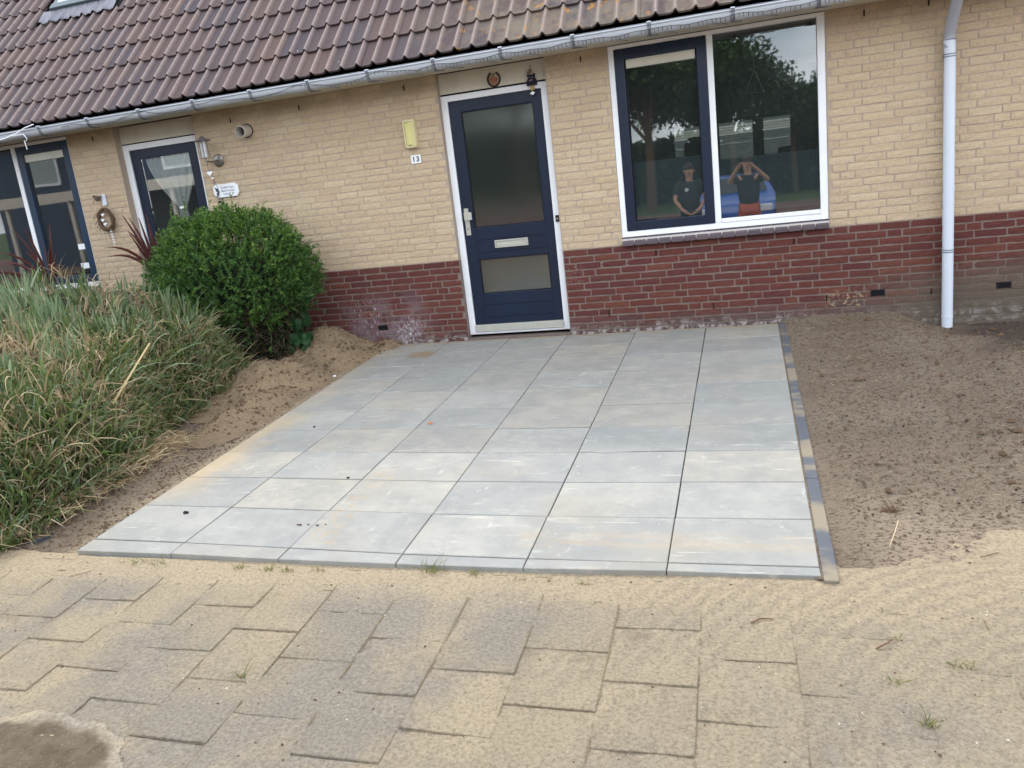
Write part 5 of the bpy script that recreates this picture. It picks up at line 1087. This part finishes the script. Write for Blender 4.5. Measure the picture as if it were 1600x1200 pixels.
for k in range(14): xx = -2.4 + .36 * k; m.tube([(xx, -.44, 2.43), (xx + q.uniform(.04, .14), -.36, 2.418)], .003, 4)
m.build('loose_lead', m_zincd, t_)
t_ = tag(empty('rope_lights'), 'white rope of lights drooping from the gutter at the left edge', 'string lights')
m = MB(); m.tube([(-6.3, -.48, 2.40), (-6.1, -.485, 2.42), (-5.9, -.485, 2.435), (-5.7, -.487, 2.45), (-5.55, -.488, 2.475), (-5.42, -.49, 2.515), (-5.3, -.49, 2.535)], .006, 6); m.tube([(-5.6, -.488, 2.46), (-5.45, -.49, 2.46), (-5.42, -.49, 2.41), (-5.44, -.49, 2.39)], .004, 6); m.tube([(-5.46, -.49, 2.40), (-5.45, -.49, 2.31)], .004, 6); m.build('rope', m_white, t_)

# ------------------------------------------------------------------ small things on the ground
def gzs(x, y): return float(sand_h(np.array([x]), np.array([y]))[0])
def pot():
    t_ = tag(empty('pot_fragment', (-2.53, -3.99, gz(-4) - .055)), 'broken dark plastic pot rim sticking out of the sand at the grass edge', 'pot'); m = MB(); V = []; n = 14
    for k in range(n + 1):
        a = R(-130 + 190 * k / n); 
        for r_, z in ((.078, 0), (.085, .045 - .02 * abs(k - 7) / 7), (.081, .045 - .02 * abs(k - 7) / 7), (.074, 0)): V.append((r_ * math.cos(a), r_ * math.sin(a), z))
    m.poly(V, [(4 * k + j, 4 * k + (j + 1) % 4, 4 * k + 4 + (j + 1) % 4, 4 * k + 4 + j) for k in range(n) for j in range(4)]); m.build('pot_wall', plain('dark_pot', srgb(62, 70, 80), .6), t_, smooth=True)
pot()
for k, (x, y, l, rz) in enumerate([(-2.72, -3.52, .10, .5), (-2.61, -3.47, .05, .9)]):
    m = MB(); m.box(-l, l, -.04, .04, -.03, .045); o = m.build('edging_block', plain('grey_block', srgb(86, 92, 98), .9, .2, 12), None, bevel=.006); o.location = (x, y, gz(y) - .02); o.rotation_euler = (0, 0, rz)
    tag(o, ['larger grey concrete block half under the grass left of the patio', 'smaller dark block beside the larger grey block under the grass'][k], 'block')
m_lf = plain('dry_leaf', srgb(168, 106, 72), .8, .2, 40)
m = MB(); m.poly([(-.02, 0, .004), (-.006, .009, .012), (.018, .004, .016), (.022, -.004, .006), (.004, -.010, .003), (0, 0, .009)], [(0, 5, 1), (1, 5, 2), (2, 5, 3), (3, 5, 4), (4, 5, 0)]); o = m.build('dry_leaf', m_lf, fix=False); o.location = (-.75, -2.38, gz(-2.38)); tag(o, 'curled orange dry leaf on the patio slabs', 'leaf')
def lump(name, x, y, s_, label, mat, cat, z=None, group=None):
    m = MB(); q = random.Random(int(x * 1000)); V = []; n = 7
    for i in range(5):
        a = math.pi * i / 4
        for j in range(n): b_ = 2 * math.pi * j / n; r_ = s_ * q.uniform(.75, 1.2); V.append((r_ * math.sin(a) * math.cos(b_) * 1.3, r_ * math.sin(a) * math.sin(b_) * .8, max(0, s_ * .55 + r_ * .6 * math.cos(a))))
    m.poly(V, [(i * n + j, i * n + (j + 1) % n, (i + 1) * n + (j + 1) % n, (i + 1) * n + j) for i in range(4) for j in range(n)]); o = m.build(name, mat); o.location = (x, y, gz(y) if z is None else z); tag(o, label, cat, group)
m_clod = plain('black_clod', srgb(40, 34, 32), .9); m_clodb = plain('brown_clod', srgb(92, 74, 58), .95)
lump('soil_clod', -1.72, -3.73, .014, 'black soil crumb alone on the front left slab', m_clod, 'clod'); lump('soil_clod', -1.63, -2.39, .009, 'black crumb by the left slab edge halfway up the patio', m_clod, 'clod')
lump('soil_clod', -.94, -3.262, .009, 'black crumb on the joint between second and third slab columns', m_clod, 'clod'); lump('pebble', -2.08, -1.17, .014, 'white pebble at the foot of the sand heap', m_white, 'pebble', gz(-1.17) + .012)
for k in range(5): lump('soil_clod', -.95 + .035 * k + .02 * math.sin(k * 5), -3.84 - .05 * math.sin(k * 3.1), .005 + .002 * (k % 2), 'tiny brown crumbs scattered on the third slab of the front row', m_clodb, 'clod', group='crumbs on the front slabs')
q = random.Random(31)
def stick(pts, r_, label, mat, name='twig'):
    m = MB(); m.tube(pts, [r_, r_ * .8] + [r_ * .6] * (len(pts) - 2), 5); o = m.build(name, mat); tag(o, label, name)
m_dry = plain('bleached_twig', srgb(186, 170, 140), .8); m_bt = plain('brown_twig', srgb(104, 80, 62), .8)
stick([(1.86, -3.81, gz(-3.8) + .05), (1.835, -3.88, gz(-3.9) + .035), (1.80, -3.97, gz(-4) + .02)], .0026, 'pale bent twig standing in the soil right of the kerb', m_dry)
stick([(1.26, -4.47, gzs(1.26, -4.47) + .006), (1.295, -4.44, gzs(1.3, -4.44) + .008), (1.335, -4.435, gzs(1.33, -4.43) + .006)], .0035, 'brown curved twig on the brushed sand below the kerb', m_bt)
stick([(1.655, -4.585, gzs(1.66, -4.58) + .006), (1.69, -4.56, gzs(1.69, -4.56) + .012), (1.715, -4.53, gzs(1.71, -4.53) + .008)], .0035, 'reddish twig on the sand between the weeds', m_bt)
stick([(-1.95, -4.36, gz(-4.4) - .02), (-1.86, -4.31, gz(-4.3) - .018)], .003, 'light straw on the paver near the left patio corner', m_dry)
stick([(2.10, -4.04, gz(-4.0) + .02), (2.17, -4.0, gz(-4.0) + .02)], .002, 'thin twig on the sand at the right edge', m_bt)
stick([(-1.25, -5.38, gzs(-1.25, -5.38) + .006), (-1.08, -5.36, gzs(-1.08, -5.36) + .012), (-.98, -5.345, gzs(-.98, -5.34) + .008)], .003, 'long dry stalk on the dark soil at the lower left', m_dry)
# crumbs and chips strewn over soil and sand: beyond counting
def crumbs(name, N, xr, yr, hfn, s0, s1, mat, keep=None):
    x = rng.uniform(*xr, N); y = rng.uniform(*yr, N)
    if keep is not None: k_ = keep(x, y); x, y = x[k_], y[k_]
    N = len(x); z = hfn(x, y); s_ = rng.uniform(s0, s1, N) * rng.choice([.6, 1, 1, 1.6], N); base = np.array([[1, 0, 0], [0, 1, 0], [-1, 0, 0], [0, -1, 0], [0, 0, .8], [0, 0, -.5]])
    V = base[None] * (s_[:, None, None]) * rng.uniform(.6, 1.4, (N, 6, 3)); a = rng.uniform(0, 6.28, N); ca, sa = np.cos(a)[:, None], np.sin(a)[:, None]; V = np.stack([V[..., 0] * ca - V[..., 1] * sa, V[..., 0] * sa + V[..., 1] * ca, V[..., 2]], -1) + np.stack([x, y, z + .25 * s_], -1)[:, None]
    F = np.array([[0, 1, 4], [1, 2, 4], [2, 3, 4], [3, 0, 4], [1, 0, 5], [2, 1, 5], [3, 2, 5], [0, 3, 5]]); F = (np.arange(N)[:, None, None] * 6 + F[None]).reshape(-1, 3)
    me = npmesh(name, V.reshape(-1, 3), F, [mat], smooth_=False); o = bpy.data.objects.new(name, me); COL.objects.link(o); o['kind'] = 'stuff'
crumbs('soil_crumbs', 8000, (1.7, 4.6), (-4.1, -.1), soil_r, .002, .006, m_clodb, lambda x, y: rng.random(len(x)) < .35 + .65 * smooth(-4.0, -3.4, y)); crumbs('dark_crumbs', 1100, (1.7, 4.6), (-4.1, -.1), soil_r, .002, .0055, m_clod)
crumbs('sand_crumbs', 900, (-3.2, 3.2), (-5.9, -4.22), sand_h, .002, .004, m_clodb); crumbs('pale_chips', 700, (-3.2, 3.6), (-5.9, -4.22), sand_h, .0015, .003, m_cream)
crumbs('heap_crumbs', 1600, (-3.1, -1.75), (-2.5, -.05), heap_z, .004, .012, m_clodb, lambda x, y: heap_z(x, y) > SL * y - .015); crumbs('left_crumbs', 1400, (-2.75, -2.12), (-4.2, -2.0), soil_l, .003, .009, m_clodb)
crumbs('soil_clods', 230, (1.72, 4.4), (-3.95, -.1), soil_r, .008, .017, m_clodb); crumbs('heap_clods', 90, (-3.0, -1.9), (-2.4, -.1), heap_z, .010, .020, m_clodb, lambda x, y: heap_z(x, y) > SL * y - .01)
# dry roots and straw on the right bed
N = 260; x = rng.uniform(1.7, 3.4, N); y = rng.uniform(-4.0, -.3, N); z = soil_r(x, y) + .006; dr = np.stack([rng.normal(0, 1, N), rng.normal(0, 1, N), rng.uniform(0, .3, N)], -1); dr /= np.linalg.norm(dr, axis=1, keepdims=True)
V, F = blades(np.stack([x, y, z], -1), dr, rng.uniform(.015, .05, N), rng.uniform(.0015, .003, N), rng.normal(0, .3, (N, 3)), 3); me = npmesh('root_litter', V, F, [m_st]); o = bpy.data.objects.new('root_litter', me); COL.objects.link(o); o['kind'] = 'stuff'
# dark uprooted tuft in the right bed
N = 40; rt_ = np.tile([1.87, -3.64, gz(-3.64) + .01], (N, 1)) + rng.normal(0, .012, (N, 3)) * [1, 1, 0]; dr = np.stack([rng.normal(0, 1, N), rng.normal(0, .7, N), rng.uniform(.3, 1, N)], -1); dr /= np.linalg.norm(dr, axis=1, keepdims=True)
V, F = blades(rt_, dr, rng.uniform(.03, .07, N), rng.uniform(.002, .004, N), rng.normal(0, .3, (N, 3)), 3); me = npmesh('dead_tuft', V, F, [m_bt]); o = bpy.data.objects.new('dead_tuft', me); COL.objects.link(o); tag(o, 'dark dead root tuft in the soil right of the kerb', 'dead plant')

# ------------------------------------------------------------------ what the panes mirror: the street behind the photographer
GZ = gz(-8) - .06
m_cb = plain('blue_car_paint', srgb(40, 92, 176), .25, .05, spec=.6); m_cd = plain('dark_car_paint', srgb(28, 30, 36), .25, .05, spec=.6); m_cg2 = plain('car_glass', srgb(20, 24, 28), .05, .02, spec=.9); m_ty = plain('tyre', srgb(22, 22, 22), .9); m_hl = plain('headlight', srgb(220, 226, 232), .1, spec=.9)
def car(loc, rz, paint, label):
    t_ = tag(empty('parked_car', loc, rz), label, 'car', 'cars parked behind the photographer')
    prof_ = [(-2.0, .35), (-2.05, .62), (-1.95, .82), (-1.1, .98), (-.45, 1.42), (.9, 1.46), (1.75, 1.05), (2.02, .92), (2.05, .5), (1.95, .32)]; hw = [.78, .82, .84, .84, .62, .62, .78, .8, .8, .76]
    m = MB(); L_ = [(-w_, y, z) for (y, z), w_ in zip(prof_, hw)]; R_ = [(w_, y, z) for (y, z), w_ in zip(prof_, hw)]; n = len(L_)
    m.poly(L_ + R_, [(k, (k + 1) % n, n + (k + 1) % n, n + k) for k in range(n)]); m.poly(L_, [tuple(range(n))]); m.poly(R_, [tuple(range(n))[::-1]]); m.build('body', paint, t_, bevel=.05, smooth=True)
    m = MB(); m.poly([(-.68, -1.02, 1.04), (.68, -1.02, 1.04), (.56, -.52, 1.39), (-.56, -.52, 1.39)], [(0, 1, 2, 3)]); m.build('windscreen', m_cg2, t_).location = (0, -.012, .012)
    for s_ in (-1, 1):
        m = MB(); m.poly([(s_ * .80, -.85, 1.0), (s_ * .66, -.40, 1.38), (s_ * .66, .8, 1.40), (s_ * .79, 1.5, 1.08)], [(0, 1, 2, 3)]); m.build('side_window', m_cg2, t_).location = (s_ * .02, 0, 0)
        m = MB(); m.box(s_ * .62 - .16, s_ * .62 + .16, -2.06, -1.9, .62, .78); m.build('headlight', m_hl, t_, bevel=.03)
        for y in (-1.3, 1.3): m = MB(); m.lathe([(0, -.1), (.2, -.1), (.32, -.09), (.32, .09), (.2, .1), (0, .1)], (s_ * .76, y, .32), 20, (1, 0, 0)); m.build('wheel', m_ty, t_, smooth=True)
    m = MB(); m.box(-.5, .5, -2.07, -2.0, .42, .56); m.box(-.26, .26, -2.09, -2.07, .3, .4, m_alu); m.build('grille', m_ty, t_)
    return t_
car((.95, -13.6, GZ), math.pi, m_cb, 'blue car parked nose towards the house, seen mirrored in the window'); car((4.1, -14.0, GZ), math.pi, m_cd, 'dark car parked right of the blue car, seen mirrored in the window')
# people
m_skin = plain('skin', srgb(196, 148, 124), .6, .05); m_shirt = plain('dark_shirt', srgb(44, 50, 54), .9); m_short = plain('coral_shorts', srgb(196, 96, 76), .9); m_jean = plain('dark_trousers', srgb(40, 42, 50), .9); m_hair = plain('brown_hair', srgb(60, 44, 34), .9)
def skin(name, verts, edges, rad, mat, parent, sub=2):
    me = bpy.data.meshes.new(name); me.from_pydata(verts, edges, []); me.update(); o = bpy.data.objects.new(name, me); COL.objects.link(o); o.parent = parent
    md = o.modifiers.new('skin', 'SKIN'); md.use_smooth_shade = True; 
    if not me.skin_vertices: 
        bm = bmesh.new(); bm.from_mesh(me); bm.verts.layers.skin.verify(); bm.to_mesh(me); bm.free()
    sv = me.skin_vertices[0].data
    for k, r_ in enumerate(rad): sv[k].radius = r_ if isinstance(r_, tuple) else (r_, r_); sv[k].use_root = (k == 0)
    s_ = o.modifiers.new('sub', 'SUBSURF'); s_.levels = sub; s_.render_levels = sub; me.materials.append(mat); return o
def person(loc, rz, arms, label, shorts, hair_len=.0):
    t_ = tag(empty('person', loc, rz), label, 'person')
    J = dict(pel=(0, 0, .93), wai=(0, .01, 1.10), che=(0, .0, 1.32), nec=(0, .0, 1.50), hd0=(0, .01, 1.57), hd1=(0, .015, 1.66), hd2=(0, .0, 1.74), hl=(-.09, 0, .90), kl=(-.11, .02, .50), al=(-.12, -.03, .09), tl=(-.13, .13, .03), hr=(.09, 0, .90), kr=(.11, .02, .50), ar=(.12, -.03, .09), tr=(.13, .13, .03), sl_=(-.17, 0, 1.44), sr=(.17, 0, 1.44))
    J.update(arms); nm = list(J); ix = {k: i for i, k in enumerate(nm)}
    E = [('pel', 'wai'), ('wai', 'che'), ('che', 'nec'), ('nec', 'hd0'), ('hd0', 'hd1'), ('hd1', 'hd2'), ('pel', 'hl'), ('hl', 'kl'), ('kl', 'al'), ('al', 'tl'), ('pel', 'hr'), ('hr', 'kr'), ('kr', 'ar'), ('ar', 'tr'), ('che', 'sl_'), ('che', 'sr'), ('sl_', 'el'), ('el', 'wl'), ('wl', 'pl'), ('sr', 'er'), ('er', 'wr'), ('wr', 'pr')]
    rd = dict(pel=(.15, .10), wai=(.135, .09), che=(.16, .10), nec=.055, hd0=.07, hd1=.085, hd2=.07, hl=.085, kl=.06, al=.04, tl=.035, hr=.085, kr=.06, ar=.04, tr=.035, sl_=.06, sr=.06, el=.042, wl=.028, pl=.03, er=.042, wr=.028, pr=.03)
    skin('body', [J[k] for k in nm], [(ix[a], ix[b]) for a, b in E], [rd[k] for k in nm], m_skin, t_)
    def cloth(name, ks, es, extra, mat):
        vs_ = [J[k] if isinstance(k, str) else k for k in ks]; skin(name, vs_, es, extra, mat, t_)
    mid = lambda a, b, t: tuple(J[a][i] * (1 - t) + J[b][i] * t for i in range(3))
    cloth('shirt', ['pel', 'wai', 'che', mid('che', 'nec', .75), 'sl_', 'sr', mid('sl_', 'el', .75), mid('sr', 'er', .75)], [(0, 1), (1, 2), (2, 3), (2, 4), (2, 5), (4, 6), (5, 7)], [(.19, .14), (.18, .13), (.195, .135), (.09, .08), .085, .085, .075, .075], m_shirt)
    e_ = .95 if shorts else 1.85
    le = lambda s_: mid('h' + s_, 'k' + s_, .9) if shorts else 'a' + s_
    cloth('shorts' if shorts else 'trousers', ['pel', 'hl', 'hr', le('l'), le('r')] , [(0, 1), (0, 2), (1, 3), (2, 4)], [(.17, .12), .115, .115, .10 if shorts else .06, .10 if shorts else .06], m_short if shorts else m_jean)
    m = MB(); blob(m, (0, -.012, 1.715), .088, .105, .085, 16); m.build('hair', m_hair, t_, smooth=True)
    m = MB(); blob(m, (0, .105, 1.65), .014, .02, .02, 8); blob(m, (-.088, .0, 1.655), .012, .02, .03, 8); blob(m, (.088, .0, 1.655), .012, .02, .03, 8); m.build('nose_and_ears', m_skin, t_, smooth=True)
    m = MB(); blob(m, (-.03, .088, 1.685), .010, .006, .006, 8); blob(m, (.03, .088, 1.685), .010, .006, .006, 8); blob(m, (0, .088, 1.605), .022, .006, .006, 8); m.build('eyes_and_mouth', plain('facial_dark', srgb(90, 50, 44), .6), t_)
    for s_, w_, h_ in ((-1, 'wl', 'pl'), (1, 'wr', 'pr')):
        a, b = Vector(J[w_]), Vector(J[h_]); d = (b - a).normalized(); sd2 = d.cross(Vector((0, 0, 1))).normalized() if abs(d.z) < .9 else Vector((1, 0, 0)); c_ = b + d * .01
        for f in range(4):
            ln = (.07, .078, .074, .058)[f]; r0_ = c_ + sd2 * (.027 - .018 * f); pts = [r0_, r0_ + d * ln * .5, r0_ + d * ln * .85 + Vector((0, 0, -.012))]
            m = MB(); m.tube(pts, [.009, .0085, .007], 8); m.build('finger', m_skin, t_, smooth=True)
        m = MB(); m.tube([b - d * .03 + sd2 * .02 * s_, b + sd2 * .045 * s_ + d * .01, b + sd2 * .05 * s_ + d * .04], [.011, .010, .008], 8); m.build('thumb', m_skin, t_, smooth=True)
    return t_
GP = gz(-7.5) - .09
person((1.30, -7.62, GP), 0, dict(el=(-.33, .12, 1.37), wl=(-.17, .30, 1.60), pl=(-.11, .36, 1.66), er=(.33, .12, 1.37), wr=(.12, .30, 1.60), pr=(.04, .36, 1.66)), 'photographer in dark shirt and coral shorts raising a phone with both hands', True)
m = MB(); m.box(-.02, .13, -.008, .0, -.04, .035); o = m.build('phone', m_black, None, bevel=.004); o.location = (1.20, -7.19, 1.575); tag(o, 'black phone held up by the photographer in coral shorts', 'phone')
pb_ = person((.30, -7.75, GP), R(-6), dict(el=(-.27, .06, 1.16), wl=(-.14, .22, .98), pl=(-.07, .25, .94), er=(.27, .06, 1.16), wr=(.14, .22, .98), pr=(.07, .25, .94)), 'person in dark shirt with a white chest emblem, hands held in front', False)
m = MB(); m.lathe([(0, 0), (.035, 0), (.035, .006), (0, .008)], (-.06, .155, 1.33), 16, (0, 1, 0)); m.build('chest_emblem', m_white, pb_)
# trees across the street
m_tl = leafmat('tree_leaves', srgb(44, 66, 34), srgb(66, 92, 44), srgb(36, 56, 32), c3=srgb(84, 110, 52), trans=.2)
def tree_meshes(sd_):
    g = np.random.default_rng(sd_); n = 7000; cen = g.normal(size=(14, 3)) * [1.5, 1.3, 1.0] + [0, 0, 5.2]; cen[:, 2] = np.clip(cen[:, 2], 3.2, 7.2); idx = g.integers(0, 14, n); u = g.normal(size=(n, 3)); u /= np.linalg.norm(u, axis=1, keepdims=True)
    pp = cen[idx] + u * g.uniform(.5, 1.25, n)[:, None]; dr = g.normal(size=(n, 3)); dr /= np.linalg.norm(dr, axis=1, keepdims=True); V, F = blades(pp, dr, g.uniform(.14, .28, n), g.uniform(.10, .18, n), np.zeros((n, 3)), 2)
    me = npmesh('crown', V, F, [m_tl]); m = MB(); m.tube([(0, 0, -.3), (.05, 0, 2), (0, .1, 4), (.1, 0, 5.5)], [.22, .18, .12, .05], 8)
    for k in range(6): c = cen[k]; m.tube([(0, .05, 2.6 + .2 * k), tuple(c)], [.08, .03], 6)
    tm = m.mesh('trunk'); tm.materials.append(m_twig); return me, tm
tm_ = [tree_meshes(1), tree_meshes(2)]
for k, (x, y, s_) in enumerate([(-3.6, -33, 1.2), (.2, -36, 1.02), (3.2, -40, .88), (8.2, -33, 1.28), (-8.5, -32, 1.35), (14, -38, 1.2), (-14.5, -36, 1.25), (-22, -33, 1.25), (-31, -38, 1.3), (5.6, -46, .85), (-1.6, -42, 1.2)]):
    t_ = tag(empty('street_tree', (x, y, GZ), k * 1.3), 'leafy green tree in the row across the street', 'tree', 'trees across the street'); t_.scale = (s_,) * 3
    cm, tk = tm_[k % 2]; inst(cm, 'crown', parent=t_); inst(tk, 'trunk', parent=t_)
# hedge, carport and house across the street
N = 26000; x = rng.uniform(-45, 30, N); y = rng.uniform(-45.5, -44, N); z = rng.uniform(0, 1, N) ** .8 * (3.6 + 1.2 * fbm(x, x * 0, .35, 3, 5)) + GZ; dr = rng.normal(size=(N, 3)); dr /= np.linalg.norm(dr, axis=1, keepdims=True); V, F = blades(np.stack([x, y, z], -1), dr, rng.uniform(.3, .6, N), rng.uniform(.2, .4, N), np.zeros((N, 3)), 2)
me = npmesh('hedge', V, F, [m_tl]); o = bpy.data.objects.new('hedge', me); COL.objects.link(o); tag(o, 'tall dark green hedge behind the street trees', 'hedge', kind='stuff')
cp = tag(empty('carport', (-15.4, -12.2, GZ)), 'open carport with white fascia mirrored in the neighbour\'s panes', 'carport')
m = MB(); m.box(-4.5, 4.5, .0, .06, 2.35, 2.65); m.build('fascia', m_cream, cp)
m = MB(); m.box(-4.5, 4.5, -5.5, -.01, 2.5, 2.6); m.build('roof_slab', m_gasket, cp)
for x in (-4.3, -1.9, 1.6, 4.3): m = MB(); m.box(x - .06, x + .06, -.1, -.02, 0, 2.36); m.build('post', m_cream, cp)
m = MB(); m.box(-4.5, 4.5, -5.6, -5.5, 0, 2.5); m.build('back_wall', m_room, cp)
ho = tag(empty('opposite_house', (-21.3, -18.5, GZ)), 'blue boarded house with white window across the street', 'house')
m = MB(); m.box(-5.5, 5.5, -6, 0, 0, 5.0); m.build('wall', m_teal, ho)
m = MB(); m.poly([(-5.8, .3, 4.95), (5.8, .3, 4.95), (5.8, -3, 7.5), (-5.8, -3, 7.5), (5.8, -6.3, 4.95), (-5.8, -6.3, 4.95)], [(0, 1, 2, 3), (3, 2, 4, 5)]); m.build('roof', m_gasket, ho)
for x0 in (-3.6, -.4, 2.6):
    wn = MB(); frame(wn, x0, x0 + 1.5, 3.2, 4.3, .09, .001, .06); o = wn.build('window', m_white, ho); m = MB(); m.box(x0 + .09, x0 + 1.41, .005, .02, 3.29, 4.21); m.build('curtained_pane', plain('net_curtain', srgb(150, 160, 160), .7), o)
m = MB(); m.box(-46, 31, -46, -44.6, GZ, GZ + 3.2); o = m.build('hedge_core', plain('hedge_inside', srgb(24, 32, 20), .95, .3, 1)); o.parent = bpy.data.objects['hedge']; o['kind'] = 'stuff'
# back garden seen through the house
m = MB(); fw_ = tag(empty('garden_fence', (1.4, DB + 5.5, -.3)), 'pale plank fence in the back garden seen through the house', 'fence')
m_fence = plain('grey_plank', srgb(118, 120, 116), .8)
for k in range(15): m = MB(); m.box(-4, 4, 0, .03, .05 + .19 * k, .05 + .19 * k + .1885); m.build('plank', m_fence if k != 10 else m_cream, fw_)
